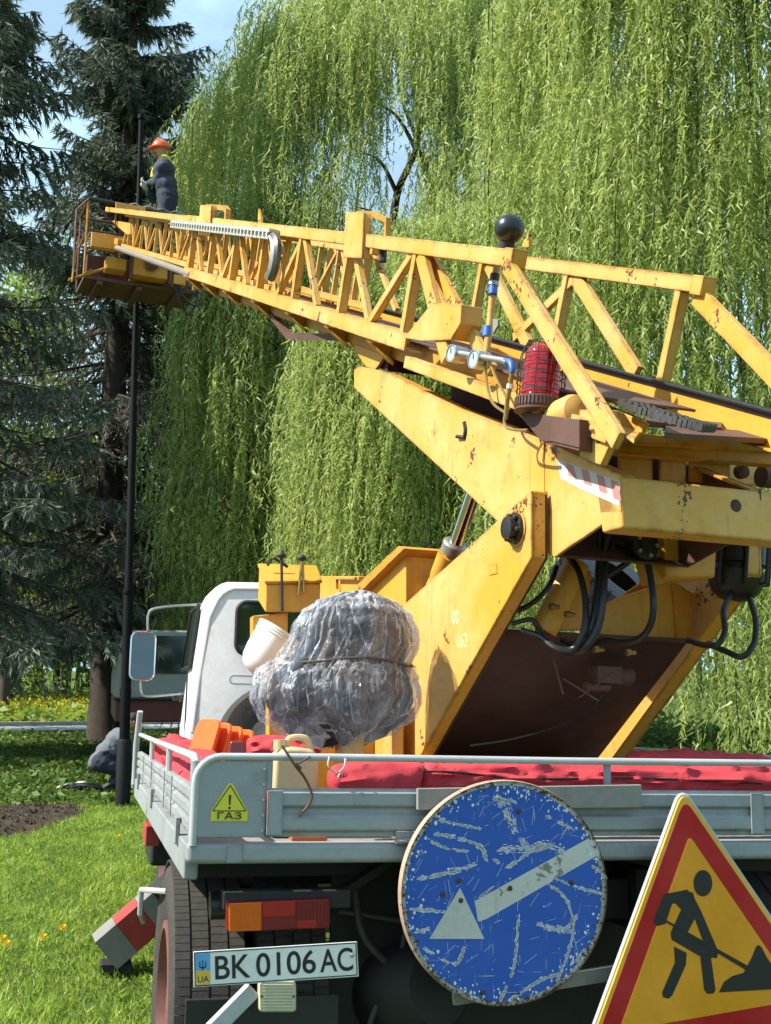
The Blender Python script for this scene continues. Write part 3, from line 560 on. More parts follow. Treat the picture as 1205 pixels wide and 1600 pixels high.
for k in range(36):
    t = 2 * math.pi * k / 36; rd = u_ * math.cos(t) + w_ * math.sin(t); tg_ = ax_.cross(rd)
    for f in (-.055, .055): m.obox(sp + rd * .29 + ax_ * f, rd * .012, tg_ * .02, ax_ * .045)
m.build('tread_lugs', spt.data.materials[0], spt, kind='stuff')
# lift cylinder
m = MB(); m.tube([BP(712, 852, .2), BP(748, 745, .2)], .036, 20); m.build('cylinder_rod', M['chrome'], TRUCK)
m = MB(); m.lathe(BP(707, 862, .2), BP(712, 848, .2) - BP(707, 862, .2), [(.062, 0), (.062, .05), (.05, .06), (.04, .062)], 24); m.build('cylinder_gland', M['steel'], TRUCK)
m = MB(); m.tube([BP(705, 866, .2), BP(640, 1040, .2)], .066, 24); m.build('cylinder_barrel', M['orange_yellow'], TRUCK)
m = MB(); m.tube([plane(902, 878, BE, BE.dot(PIN) - .05), plane(850, 985, BE, BE.dot(PIN) - .0)], .055, 20); m.build('cylinder_barrel', M['orange_yellow'], TRUCK)
m = MB(); m.prism([plane(x, y, BE, BE.dot(PIN) + .02) for x, y in ((895, 880), (925, 895), (915, 985), (838, 985))], BE * .02); m.build('cylinder_bracket', M['orange_yellow'], TRUCK, .004)
# hoses
def hp_(pts, r, nm='hydraulic_hose', mt=None, k=0):
    P_ = [plane(x, y, BE, BE.dot(PIN) - d) for x, y, d in pts]
    m = MB(); m.tube(smooth_pts(P_, 7), r, 9); return m.build(nm, mt or M['hose'], TRUCK)
hp_([(955, 828, .25), (945, 870, .27), (942, 930, .3), (935, 975, .3), (915, 1010, .28), (890, 1018, .2), (868, 1008, .1)], .017)
hp_([(938, 830, .2), (936, 880, .22), (932, 935, .25), (922, 985, .26), (898, 1005, .2), (880, 1000, .1)], .015)
hp_([(888, 868, .15), (905, 895, .22), (915, 940, .26), (912, 985, .28), (895, 1014, .26), (868, 1012, .22), (845, 995, .15), (815, 985, .08)], .0135)
hp_([(870, 885, .1), (858, 915, .12), (835, 940, .1), (808, 955, .05)], .011)
hp_([(1010, 872, .34), (1017, 905, .36), (1021, 940, .38), (1018, 972, .36), (1003, 995, .3), (975, 1003, .2), (945, 1000, .1), (925, 1012, -.02)], .014)
hp_([(1142, 925, .26), (1131, 955, .3), (1133, 985, .33), (1122, 1006, .33), (1100, 1008, .25), (1075, 1000, .15)], .013)
hp_([(1172, 935, .3), (1181, 970, .34), (1178, 1005, .36), (1160, 1026, .35), (1135, 1018, .28), (1105, 1005, .2)], .013)
hp_([(965, 850, .2), (990, 862, .25), (1003, 868, .3)], .014); hp_([(940, 905, .2), (965, 890, .24), (990, 872, .28)], .013)
hp_([(800, 975, .05), (830, 968, .1), (845, 985, .12), (860, 1010, .12)], .01)
for x, y in ((866, 948), (890, 960), (935, 1015), (985, 1020)):
    c = plane(x, y, BE, BE.dot(PIN) - .12); m = MB(); m.lathe(c - BS * .02, BS, [(.014, 0), (.014, .02), (.009, .022), (.009, .045)], 6); m.build('hose_fitting', M['brass'], TRUCK)
vb = plane(945, 1055, BE, BE.dot(PIN) + .10); 
m = MB(); m.obox(vb, BS * .06, BE * .04, V((0, 0, .035))); m.lathe(vb + BS * .08, BS, [(.035, -.03), (.04, 0), (.04, .05), (.02, .055)], 14); m.cyl(vb - BS * .1 + V((0, 0, -.05)), vb + BS * .02 + V((0, 0, -.05)), .02, 10); m.build('valve_block', M['brown'], TRUCK)
for P_, Q_ in (((880, 1060), (935, 1095)), ((905, 1090), (960, 1050)), ((865, 1030), (880, 1085))):
    m = MB(); m.tube([plane(*P_, BE, BE.dot(PIN) + .06), plane(*Q_, BE, BE.dot(PIN) + .03)], .004, 6); m.build('control_rod', M['brown'], TRUCK)
m = MB(); m.tube(smooth_pts([plane(x, y, BE, BE.dot(PIN) + .12) for x, y in ((945, 1080), (920, 1110), (870, 1135), (800, 1155), (735, 1165))], 5), .004, 6); m.build('control_cable', M['hose'], TRUCK)

# ---- lattice boom
TL, TR = -.12, .62
def chord(a0, a1, b, c, w, h, nm, mt): m = MB(); m.bar(bo(a0, b, c), bo(a1, b, c), w, h, BN); return m.build(nm, mt, boom, .004)
def memb(a0, c0_, a1, c1_, b, w, h, nm='brace', mt=None): m = MB(); m.bar(bo(a0, b, c0_), bo(a1, b, c1_), w, h, BS); return m.build(nm, mt or Yl, boom, .003)
ct, cb_ = 1.075, .62
aL, aR = BP(812, 398, TL), BP(1110, 433, TR)
alL = (aL - PIN).dot(BD); alR = (aR - PIN).dot(BD)
chord(alL, 6.9, TL, ct, .062, .072, 'top_chord', Yl); chord(alR, 6.9, TR, ct + .02, .058, .062, 'top_chord', Yl)
for al, b, cc in ((alL, TL, ct), (alR, TR, ct + .02)):
    m = MB(); m.obox(bo(al + .035, b, cc), BD * .04, BS * .036, BN * .041); m.build('chord_end_cap', Yl, boom, .004)
m = MB(); m.bar(bo(alR + .08, TR, ct + .055), bo(alL + 2.2, TR, ct + .055), .05, .006, BN); m.build('chord_strip', Yd, boom)
# left lower flange channel and box girder below
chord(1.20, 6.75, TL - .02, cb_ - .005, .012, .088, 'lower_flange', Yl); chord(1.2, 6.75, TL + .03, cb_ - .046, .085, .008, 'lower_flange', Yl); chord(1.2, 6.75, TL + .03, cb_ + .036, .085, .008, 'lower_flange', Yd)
m = MB(); q = bpoly([(631, 528), (676, 472), (721, 476), (719, 505), (704, 531), (660, 533)], TL - .035); m.prism(q, BS * .012); lb = m.build('corner_bracket', Yl, boom, .003)
q2 = bpoly([(676, 472), (721, 476), (719, 506), (704, 531), (660, 533)], TL - .03); 
m = MB(); m.prism([q2[0], q2[1], q2[2], q2[3]], BS * .11); m.build('corner_bracket', Yl, boom, .004)
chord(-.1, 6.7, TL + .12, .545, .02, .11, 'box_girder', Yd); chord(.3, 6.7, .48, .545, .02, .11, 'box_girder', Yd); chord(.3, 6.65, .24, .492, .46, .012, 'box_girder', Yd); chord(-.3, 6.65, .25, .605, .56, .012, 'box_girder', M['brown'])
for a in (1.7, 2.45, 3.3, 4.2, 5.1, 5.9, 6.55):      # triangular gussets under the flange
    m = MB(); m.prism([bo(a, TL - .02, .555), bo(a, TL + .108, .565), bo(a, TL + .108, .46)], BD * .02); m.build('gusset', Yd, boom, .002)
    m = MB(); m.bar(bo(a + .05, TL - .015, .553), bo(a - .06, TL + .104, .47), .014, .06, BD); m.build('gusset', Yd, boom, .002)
m = MB(); q = bpoly([(537, 503), (610, 545), (586, 578), (572, 574), (540, 527)], .0); m.prism(q, BS * .02); m.build('hinge_plate', Yl, boom, .004)
m = MB(); m.prism([p + BS * .45 for p in q], BS * .02); m.build('hinge_plate', Yd, boom, .004)
m = MB(); m.prism(bpoly([(583, 572), (606, 546), (606, 580)], .03), BS * .4); m.build('hinge_plate', M['shade_maroon'], boom)
m = MB(); m.tube([BP(424, 490, .0), BP(452, 525, .0), BP(536, 527, .0)], .03, 4); m.build('hose_guard', M['brown'], boom)
# right lower beam with greasy top
chord(-.85, 6.8, TR, .60, .02, .13, 'lower_beam', M['orange_yellow']); chord(-.85, 6.8, TR + .0, .672, .07, .014, 'lower_beam', M['grease']); chord(-.85, 6.8, TR - .01, .655, .012, .022, 'slide_rail', M['grease'])
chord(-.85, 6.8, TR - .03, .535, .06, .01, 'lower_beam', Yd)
# left lower chord behind the beacon
chord(-.75, 1.2, TL + .01, .52, .05, .06, 'lower_chord', Yl)
postsL = [1.28, 2.30, 3.25, 4.15, 5.0, 5.8, 6.6]; postsR = [.10, 1.09, 2.1, 3.1, 4.05, 4.95, 5.8, 6.6]
for a in postsL: memb(a, ct - .03, a, cb_ - .02, TL, .05, .05, 'truss_post')
for a in postsR: memb(a, ct - .01, a, .67, TR, .045, .05, 'truss_post')
for i, a in enumerate(postsR):
    if i: memb(a - .06, ct - .01, a - (.78 if i < 2 else .72), .68, TR, .075 if i < 3 else .045, .03)
memb(alR + .06, ct - .02, -.95, .66, TR, .085, .03)
for i, a in enumerate(postsL[1:]): memb(a - .05, ct - .03, a - .5, cb_ + .03, TL, .045, .035); memb(a - .9 if i else 1.34, ct - .03, a - .5, cb_ + .03, TL, .045, .035) if i % 2 == 0 else None
memb(1.22, ct - .03, .70, cb_ - .02, TL - .01, .085, .03); memb(1.26, ct - .03, .35, .60, TL + .05, .06, .03)
memb(1.02, ct - .02, 1.55, .70, TR, .05, .03)
dm = BP(968, 690, TL - .02)
m = MB(); m.bar(bo(alL + .05, TL - .02, ct - .03), dm, .07, .03, BS); m.build('brace', Yl, boom, .004)
m = MB(); m.bar(bo(alL + .1, TL + .035, ct - .03), dm + BS * .055 + BD * .12, .05, .03, BS); m.build('brace', Yl, boom, .004)
# root of the lower truss: folded plate, webs, rear channel, strips and chain
m = MB(); q = bpoly([(905, 640), (955, 640), (955, 690), (938, 727), (905, 715)], TL); m.prism(q, BS * .03); m.build('root_bracket', Yl, boom, .004)
m = MB(); q = [plane(x, y, BN, BN.dot(PIN) + .53) for x, y in ((915, 622), (1012, 662), (990, 694), (955, 668))]; m.prism(q, BN * .012); m.build('folded_plate', Yl, boom, .004)
m = MB(); m.prism(bpoly([(962, 640), (1012, 662), (990, 694), (983, 696)], TL + .14), BS * .012); m.build('folded_plate', Yl, boom, .004)
rb = plane(990, 695, BE, BE.dot(PIN) - .60)
def RB(x, y, d=.60): return plane(x, y, BE, BE.dot(PIN) - d)
m = MB(); m.prism([RB(985, 676), RB(1215, 690), RB(1215, 706), RB(988, 693)], BE * .1); m.build('rear_channel', Yd, boom, .006)
m = MB(); m.prism([RB(965, 694, .57), RB(1215, 706, .57), RB(1215, 727, .57), RB(965, 708, .57)], BE * .06); m.build('rear_channel', Yd, boom, .004)
for x0, x1, mt in ((967, 1020, Yl), (1032, 1072, Yl), (1078, 1140, Yd)):
    m = MB(); m.prism([RB(x0, 700, .5), RB(x1, 702, .5), RB(x1, 758, .5), RB(x0, 752, .5)], BE * .012); m.build('rear_web', mt, boom, .003)
m = MB(); m.prism([RB(1140, 705, .3), RB(1215, 710, .3), RB(1215, 760, .3), RB(1140, 758, .3)], BE * .012); m.build('rear_web', Yl, boom)
m = MB(); m.lathe(RB(1155, 738, .42), -BE, [(.03, 0), (.03, .03), (.02, .035)], 16); m.lathe(RB(1195, 745, .45) - BS * .02, BS, [(.045, 0), (.045, .1)], 16); m.build('chain_sprocket', M['brown'], boom)
for q, c_h in ((((925, 602), (1015, 618), (1015, 626), (925, 610)), .60), (((1000, 622), (1042, 630), (1042, 636), (1000, 630)), .6), (((1010, 650), (1128, 660), (1128, 668), (1010, 658)), .58), (((1040, 664), (1210, 676), (1210, 686), (1040, 676)), .57)):
    m = MB(); m.prism([plane(x, y, BN, BN.dot(PIN) + c_h) for x, y in q], BN * -.02); m.build('slide_strip', M['brown'], boom)
# roller chain lying on the root
m = MB(); cp = [plane(x, y, BN, BN.dot(PIN) + .625) for x, y in ((985, 632), (1015, 644), (1045, 652), (1075, 662), (1108, 670))]; cp = smooth_pts(cp, 6)
for i in range(len(cp) - 1):
    d = (cp[i + 1] - cp[i]); L_ = d.length; d.normalize(); sd = d.cross(BN).normalized()
    for k in range(-4, 5): m.obox((cp[i] + cp[i + 1]) / 2 + sd * k * .011 + BN * (.004 * ((i + k) % 2)), d * L_ * .56, sd * .0035, BN * .013)
m.build('leaf_chain', M['chain'], boom, kind='stuff')
m = MB(); m.tube([plane(895, 615, BN, BN.dot(PIN) + .55), plane(905, 645, BN, BN.dot(PIN) + .55)], .06, 20); m.lathe(BP(897, 645, TL + .02), -BE, [(.07, -.1), (.07, 0), (.06, .03), (.03, .045)], 22); m.build('roller_drum', Yl, boom)
# ---- inner telescopic section
IL, IR, it, ib = -.03, .50, 1.045, .665
chord(3.6, 11.2, IL, it, .05, .055, 'inner_top_chord', Yl); chord(3.6, 11.2, IR, it, .05, .055, 'inner_top_chord', Yl)
chord(6.5, 12.2, TL - .01, ct - .0, .055, .06, 'top_chord', Yl)
chord(3.6, 11.3, IL, ib, .05, .05, 'inner_lower_chord', Yl); chord(3.6, 11.3, IR, ib, .05, .05, 'inner_lower_chord', Yl)
m = MB(); m.tube([bo(6.5, TL, .60), bo(11.2, TL + .02, .63)], .035, 10); m.build('lower_tube', plain('weathered_tube', (.19, .16, .125), .8, 0, .35, 12), boom)
a = 3.9; i = 0
while a < 11.2:
    for b in (IL, IR):
        memb(a, it - .02, a, ib + .02, b, .032, .035, 'truss_post'); memb(a + .04, it - .03 if i % 2 else ib + .03, a + .40, ib + .03 if i % 2 else it - .03, b, .03, .025)
    a += .46; i += 1
# hooped guards on the top chord
def guard(px, side, rubber):
    (x0, y0, x1, y1), hoop = px, side
    m = MB(); m.prism(bpoly([(x0, y0), (x1, y0 + 1), (x1 - 3, y1), (x0 - 4, y1 - 2)], TL - .05), BS * .012); g_ = m.build('guard_plate', Yl, boom, .003)
    m = MB(); m.prism([BP(x1, y0 + 1, TL - .045), BP(x1 - 3, y1, TL - .045), BP(x1 - 3, y1, TL - .045) + BS * .04 - BD * .02, BP(x1, y0 + 1, TL - .045) + BS * .04 - BD * .02], BD * .01); m.build('guard_plate', Yl, boom, .002)
    m = MB(); m.tube([BP(*p, TL + .02) for p in hoop], .02 if rubber else .03, 4); m.build('guard_hoop', Yd, boom)
    if rubber:
        m = MB(); m.tube([BP(599, 376, TL + .02), BP(598, 409, TL + .02)], .022, 8); m.build('rubber_stop', M['black'], boom)
guard((540, 331, 568, 404), [(560, 334), (582, 334), (606, 344), (604, 382)], True)
guard((313, 320, 330, 369), [(326, 323), (352, 325), (356, 330), (355, 352)], False)
m = MB(); m.prism(bpoly([(404, 326), (408, 340), (408, 357), (402, 357)], TL - .02), BS * .015); m.build('chain_stop', Yl, boom)
# pale drag chain along the boom and its loop
P0_, P1_ = BP(272, 350, TL - .07), BP(428, 366, TL - .07)
m = MB(); n_ = 34
for k in range(n_):
    c = P0_.lerp(P1_, (k + .5) / n_); l = (P1_ - P0_) / n_
    m.obox(c + BN * .02, l * .46, BS * .035, BN * .012); m.obox(c - BN * .03, l * .40, BS * .035, BN * .008); m.obox(c, l * .14, BS * .037, BN * .035)
m.build('drag_chain', M['alu'], boom, kind='stuff')
lp = smooth_pts([BP(x, y, TL - .07) for x, y in ((424, 364), (433, 375), (434, 395), (430, 420), (424, 436))], 5)
for off, mt, nm in ((0, M['chain'], 'chain_loop'), (-.09, M['alu'], 'chain_loop')):
    m = MB(); m.tube([p + BD * (-off) for p in lp], .028, 6); m.build(nm, mt, boom)
# black ball float
bc = BP(796, 358, TL + .05); m = MB(); m.sph(bc, .063, 32, 20); bl = m.build('black_ball', plain('black_plastic_ball', (.012, .013, .014), .32, 0, .2, 10, .05), TRUCK)
m = MB(); m.cyl(bc - BN * .05, bc - BN * .085, .035, 18); m.build('ball_socket', M['chassis'], bl)
m = MB(); m.prism(bpoly([(812, 385), (822, 372), (826, 362), (826, 386)], TL + .08), BS * .015); m.build('ball_bracket', Yl, bl)
# valve pipe, gauges, elbow
vp = [BP(778, 410, TL + .08), BP(772, 440, TL + .08), BP(766, 500, TL + .06), BP(760, 552, TL + .04)]
m = MB(); m.tube(vp, .016, 10); vpo = m.build('valve_pipe', Yl, TRUCK)
for (x0, y0, x1, y1), r, mt, nm in (((774, 428, 772, 440), .021, M['grease'], 'pipe_joint'), ((771, 446, 770, 460), .0205, M['blue'], 'blue_tape'), ((762, 511, 761, 526), .021, M['blue'], 'blue_tape'), ((772, 440, 771, 446), .024, M['steel'], 'pipe_joint')):
    m = MB(); m.cyl(BP(x0, y0, TL + .08 - (y0 - 410) * .0003), BP(x1, y1, TL + .08 - (y1 - 410) * .0003), r, 12); m.build(nm, mt, vpo)
m = MB(); m.prism(bpoly([(770, 498), (778, 500), (778, 508), (770, 521)], TL + .04), BS * .01); m.build('valve_handle', M['wood'], vpo)
gz = -.2
gp_ = [BP(712, 551, gz), BP(742, 556, gz), BP(785, 563, gz), BP(793, 566, gz)]
m = MB(); m.tube(gp_, .013, 10); mani = m.build('gauge_manifold', M['steel'], TRUCK)
m = MB(); m.tube(smooth_pts([BP(788, 564, gz), BP(797, 566, gz), BP(800, 575, gz), BP(800, 582, gz)], 4), .0125, 10); m.build('blue_elbow', M['blue'], mani)
m = MB(); m.tube([BP(800, 582, gz), BP(797, 605, gz), BP(793, 625, gz), BP(790, 655, gz)] , .01, 8); m.build('elbow_pipe', M['brass'], mani)
m = MB(); m.cyl(BP(798, 600, gz), BP(797, 607, gz), .015, 8); m.build('pipe_nut', M['white_pl'], mani)
for (x, y, r) in ((706, 552, .038), (741, 561, .040)):
    c = BP(x, y, gz - .02); ax = (-BS + BE * .35).normalized() ; ax = (-BS * .97 - BE * .12).normalized()
    m = MB(); m.lathe(c, ax, [(r * .35, -.07), (r * .95, -.065), (r, -.02), (r, 0), (r * .9, .002)], 28); gg = m.build('pressure_gauge', M['steel'], TRUCK)
    m = MB(); m.lathe(c, ax, [(r * .88, .001), (r * .88, .0035)], 28); m.build('gauge_face', plain('gauge_dial', (.36, .40, .38), .15, 0, .1, 10, 0), gg)
    m = MB(); m.bar(c + ax * .005, c + ax * .005 + V((0, 0, r * .6)), .003, .002, ax); m.build('gauge_needle', M['printblack'], gg)
    m = MB(); m.lathe(c, ax, [(r * .86, .001), (r * 1.0, .001), (r * 1.0, .007), (r * .86, .007)], 28, False); m.build('gauge_bezel', M['chrome'], gg)
for pts in (((760, 552), (760, 590), (764, 615), (772, 632), (790, 645)), ((763, 560), (775, 590), (790, 620), (795, 640)), ((793, 640), (788, 655), (792, 668), (808, 672), (825, 672))):
    m = MB(); m.tube(smooth_pts([BP(x, y, TL - .06) for x, y in pts], 5), .006, 7); m.build('copper_pipe', M['brass'], TRUCK)
# beacon
bb = BP(843, 630, TL - .03); bax = (V((0, 0, 1)) * .98 - BE * .05 + BS * .06).normalized()
redg, t_, b_ = newmat('red_beacon_glass'); b_.inputs['Base Color'].default_value = (.55, .010, .018, 1); b_.inputs['Roughness'].default_value = .08; b_.inputs['Transmission Weight'].default_value = .55; b_.inputs['IOR'].default_value = 1.45; b_.inputs['Coat Weight'].default_value = .5
m = MB(); h0 = .018; pr_ = [(.072, h0)]
for k in range(15):
    z = h0 + .006 + k * .0105; pr_ += [(.0747 - k * .0003, z), (.0730 - k * .0003, z + .005)]
zt_ = pr_[-1][1]; pr_ += [(.071 * math.cos(t), zt_ + .062 * math.sin(t)) for t in [k * math.pi / 16 for k in range(1, 8)]] + [(.002, zt_ + .062)]
m.lathe(bb, bax, pr_, 36); bea = m.build('beacon', redg, TRUCK); bea['label'] = 'red ribbed warning beacon inside a wire cage'
m = MB(); m.lathe(bb + bax * .03, bax, [(.02, 0), (.028, .03), (.028, .09), (.01, .1)], 14); m.build('beacon_lamp', plain('lamp_reflector', (.25, .03, .02), .3, .3), bea)
m = MB(); nr = 40
prof = [(.088, -.028)] 
m.lathe(bb, bax, [(.09, -.03), (.092, -.02), (.092, .012), (.084, .018), (.075, .018)], 36)
u_ = bax.orthogonal().normalized(); w_ = bax.cross(u_)
for k in range(nr):
    t = 2 * math.pi * k / nr; rd = u_ * math.cos(t) + w_ * math.sin(t); m.obox(bb + rd * .093 + bax * -.005, rd * .003, bax.cross(rd) * .004, bax * .016)
m.build('beacon_base', M['brown'], bea)
ztop = zt_ + .075
for k in range(8):
    t = 2 * math.pi * k / 8 + .2; rd = u_ * math.cos(t) + w_ * math.sin(t)
    m = MB(); m.tube(smooth_pts([bb + rd * .09 + bax * .01, bb + rd * .092 + bax * .14, bb + rd * .075 + bax * (ztop - .03), bb + rd * .025 + bax * ztop], 4), .002, 6); m.build('cage_wire', M['chassis'], bea)
for z, r in ((.04, .093), (.075, .0935), (.11, .0935), (.145, .092), (.18, .085), (ztop - .002, .026)):
    m = MB(); m.tube([bb + bax * z + (u_ * math.cos(t) + w_ * math.sin(t)) * r for t in [k * math.pi / 14 for k in range(28)]], .002, 6, closed=True); m.build('cage_ring', M['chassis'], bea)
m = MB(); q = [bb + (u_ * math.cos(k * math.pi / 10) + w_ * math.sin(k * math.pi / 10)) * .096 - bax * .031 for k in range(20)]; m.prism(q, -bax * .006); m.build('beacon_shelf', Br, bea)
m = MB(); m.prism(bpoly([(806, 643), (905, 655), (905, 700), (862, 690), (846, 690)], TL - .06), BS * .01); m.build('beacon_bracket', Br, bea, .003)
m = MB(); m.prism([BP(846, 690, TL - .055), BP(905, 705, TL - .055), BP(905, 655, TL - .055), BP(860, 650, TL - .055)], BS * .12); m.build('beacon_bracket', Br, bea, .003)

# ---- platform at the boom tip
bq = bo(11.75, .28, 0); bz = plane(200, 438, BE, BE.dot(bq) - .40).z; pc = V((bq.x, bq.y, bz))
ea, es, ez_ = BE, BS, V((0, 0, 1))
def pk(a, s, z): return pc + ea * a + es * s + ez_ * z
hw, hl, hh = .70, .31, 1.02
m = MB(); m.obox(pk(0, 0, 0), ea * hl, es * hw, ez_ * .022); plat = m.build('platform_floor', M['brown'], TRUCK, .004); plat['label'] = 'work platform floor at the boom tip'
def ptube(pts, r, nm, mt): m = MB(); m.tube([pk(*p) for p in pts], r, 8); return m.build(nm, mt, plat)
for s_ in (-hw, hw):
    for a_ in (-hl, hl): ptube([(a_, s_, .03), (a_, s_, hh)], .015, 'rail_post', M['brown'] if a_ > 0 else Yd)
    ptube([(-hl, s_, hh), (hl, s_, hh)], .02, 'guard_rail', M['brown']); ptube([(-hl, s_, .6), (hl, s_, .6)], .014, 'guard_rail', Yd)
for a_ in (-hl, hl):
    ptube([(a_, -hw, hh + (.02 if a_ < 0 else 0)), (a_, hw, hh - (.02 if a_ < 0 else 0))], .03 if a_ < 0 else .02, 'guard_rail', M['black'] if a_ < 0 else M['brown']); ptube([(a_, -hw, .62), (a_, hw, .62)], .014, 'guard_rail', M['brown'])
for s_ in (-.35, 0, .35): ptube([(-hl, s_, hh), (-hl, s_, .7)], .013, 'rail_post', Yd)
ptube([(-hl - .02, -hw, hh), (-hl - .02, -hw - .14, .85), (-hl - .02, -hw - .13, -.1)], .017, 'fender_bar', Br); ptube([(-hl - .02, -hw - .12, .32), (-hl - .02, -hw - .14, -.1), (-hl, -hw + .1, .1)], .018, 'fender_bar', Yd); ptube([(-hl, -hw - .18, -.08), (-hl, -hw + .25, .14)], .018, 'fender_bar', Yd)
def pbox(s0, s1, z0, z1, a0, a1, nm, mt): m = MB(); m.prism([pk(a0, s0, z0), pk(a0, s1, z0), pk(a0, s1, z1), pk(a0, s0, z1)], ea * (a1 - a0)); return m.build(nm, mt, plat, .008)
pbox(-.65, -.20, .36, .55, -.44, -.34, 'toe_panel', M['orange_yellow']); pbox(-.38, .0, .86, .99, -.46, -.43, 'name_board', M['orange_yellow'])
pbox(-.65, .62, .04, .36, -.15, .2, 'platform_skirt', M['shade_maroon']); pbox(-.45, -.2, .1, .26, -.45, -.25, 'tool_tray', Yd)
pbox(-.12, .32, .06, .40, -.48, -.2, 'drive_box', Yd); pbox(.4, .56, .02, .15, -.48, -.35, 'end_block', M['orange_yellow'])
[pbox(s_ - .04, s_ + .04, -.09, -.035, -.34, .34, 'platform_beam', M['brown']) for s_ in (-.5, .0, .5)]
pbox(-.16, -.12, .0, .8, -.48, -.43, 'hanger', M['brown']); pbox(.34, .38, .0, .5, -.48, -.43, 'hanger', M['brown'])
m = MB(); m.lathe(pk(-.49, .1, .22), -ea, [(.07, 0), (.09, .03), (.05, .06)], 14); m.tube([pk(-.52, .02, .42), pk(-.54, .1, .25), pk(-.52, .2, .42)], .022, 6); m.build('pivot_clamp', M['brown'], plat)
for k, (s_, z_) in enumerate(((.55, -.28), (.62, -.35), (.7, -.22))):
    m = MB(); m.tube(smooth_pts([pk(-.45, .42 + .03 * k, .02), pk(-.46, .48 + .03 * k, z_ * .6), pk(-.44, s_, z_), pk(-.4, s_ + .1, z_ * .5), pk(-.35, .75, .1)], 5), .014, 6); m.build('hanging_cable', M['hose'], plat)
m = MB(); m.tube(smooth_pts([pk(-hl, -.2 + k * .09, hh + .02 + .035 * (k % 2)) for k in range(9)], 3), .009, 6); m.build('rail_lashing', plain('pale_rope', (.35, .35, .33), .9), plat)
for s0, z0, s1, z1 in ((-.6, .95, -.1, .5), (-.3, 1.0, -.35, .1), (.1, .98, .0, .45), (.3, .95, .55, .3), (-.55, .6, -.2, .2), (.45, 1.0, .5, .45)): ptube([(-.33, s0, z0), (-.36, (s0 + s1) / 2 + .04, (z0 + z1) / 2 - .05), (-.34, s1, z1)], .012, 'platform_stay', M['brown'])
m = MB(); m.prism(bpoly([(172, 344), (204, 348), (204, 366), (198, 366)], -.05), BS * .04); m.build('boom_head', Yl, boom)
m = MB(); m.bar(bo(11.2, .05, .70), bo(11.5, .05, .70), .3, .08, BN); m.build('boom_head', Yd, boom, .01)
# ================================================================ signs hung on the tail
def PZs(z): return (600 + z[0] * .502, 1150 + z[1] * .502)
ys = -.085
sc_ = PY(790, 1393, ys); sr = .351
sign = thing('road_sign', 'round blue scratched road sign with a white arrow, hung on the tailgate', 'road sign', (sc_.x, ys, sc_.z - sr), 'traffic signs hung on the truck tail', TM)
scr, t_, b_ = newmat('scratched_blue_enamel'); co = coords(t_); 
ang_ = nse(t_, coords(t_, (150, 1, 6)), 1, 3, .6); ang2 = nse(t_, coords(t_, (5, 1, 140)), 1, 3, .6); sp_ = nse(t_, co, 48, 5, .7); bgm = nse(t_, co, 3.2, 4)
cc = mix(t_, bgm, (.02, .07, .34), (.045, .125, .46))
k_ = N(t_, 'Math', operation='MULTIPLY'); t_.links.new(ramp(t_, ang_, .66, .70), k_.inputs[0]); t_.links.new(ramp(t_, nse(t_, co, 6, 4), .42, .62), k_.inputs[1])
cc = mix(t_, k_.outputs[0], cc, (.30, .36, .50)); 
k_ = N(t_, 'Math', operation='MULTIPLY'); t_.links.new(ramp(t_, ang2, .67, .71), k_.inputs[0]); t_.links.new(ramp(t_, nse(t_, co, 4, 4), .46, .62), k_.inputs[1])
cc = mix(t_, k_.outputs[0], cc, (.42, .46, .52)); cc = mix(t_, ramp(t_, sp_, .76, .79), cc, (.4, .42, .46)); cc = mix(t_, ramp(t_, nse(t_, co, 23, 4, .6), .74, .77), cc, (.09, .045, .025))
t_.links.new(cc, b_.inputs['Base Color']); b_.inputs['Roughness'].default_value = .5; b_.inputs['Specular IOR Level'].default_value = .2
worn = paint('worn_sign_white', (.44, .43, .39), .65, .75, rust=(.20, .18, .16), dirt=.7, dirtcol=(.24, .225, .20), streak=.6)
wornrim = paint('rusty_sign_rim', (.34, .31, .27), .7, 1.3, rust=(.09, .045, .025), dirt=.9, dirtcol=(.12, .07, .045), streak=.2)
def ring(c, r, n=72, wob=0): return [V((c.x + r * (1 + wob * noise.noise(V((math.cos(6.283 * k / n) * 4, math.sin(6.283 * k / n) * 4, r * 9)))) * math.cos(2 * math.pi * k / n), c.y, c.z + r * (1 + wob * noise.noise(V((math.cos(6.283 * k / n) * 4, 3, math.sin(6.283 * k / n) * 4)))) * math.sin(2 * math.pi * k / n))) for k in range(n)]
m = MB(); m.prism(ring(sc_, sr, wob=.004), (0, .012, 0)); m.build('sign_disc', wornrim, sign, .002)
m = MB(); m.prism(ring(sc_, sr * .955, wob=.012), (0, -.0012, 0)); m.build('blue_field', scr, sign)
m = MB(); m.lathe(sc_ + V((0, .012, 0)), (0, 1, 0), [(sr * .998, -.02), (sr * 1.005, -.012), (sr * 1.005, .014), (sr * .96, .016)], 72, False); m.build('rolled_rim', paint('bare_rusty_rim', (.36, .24, .17), .6, .8, dirt=.6), sign)
ar = [(742, 1408), (925, 1307), (933, 1318), (938, 1334), (760, 1436), (747, 1440)]
m = MB(); m.prism([PY(x, y, ys - .0014) for x, y in ar], (0, -.0006, 0)); m.build('arrow_shaft', worn, sign)
m = MB(); m.prism([PY(x, y, ys - .0022) for x, y in ((719, 1387), (757, 1467), (671, 1467))], (0, -.0006, 0)); m.build('arrow_head', worn, sign)
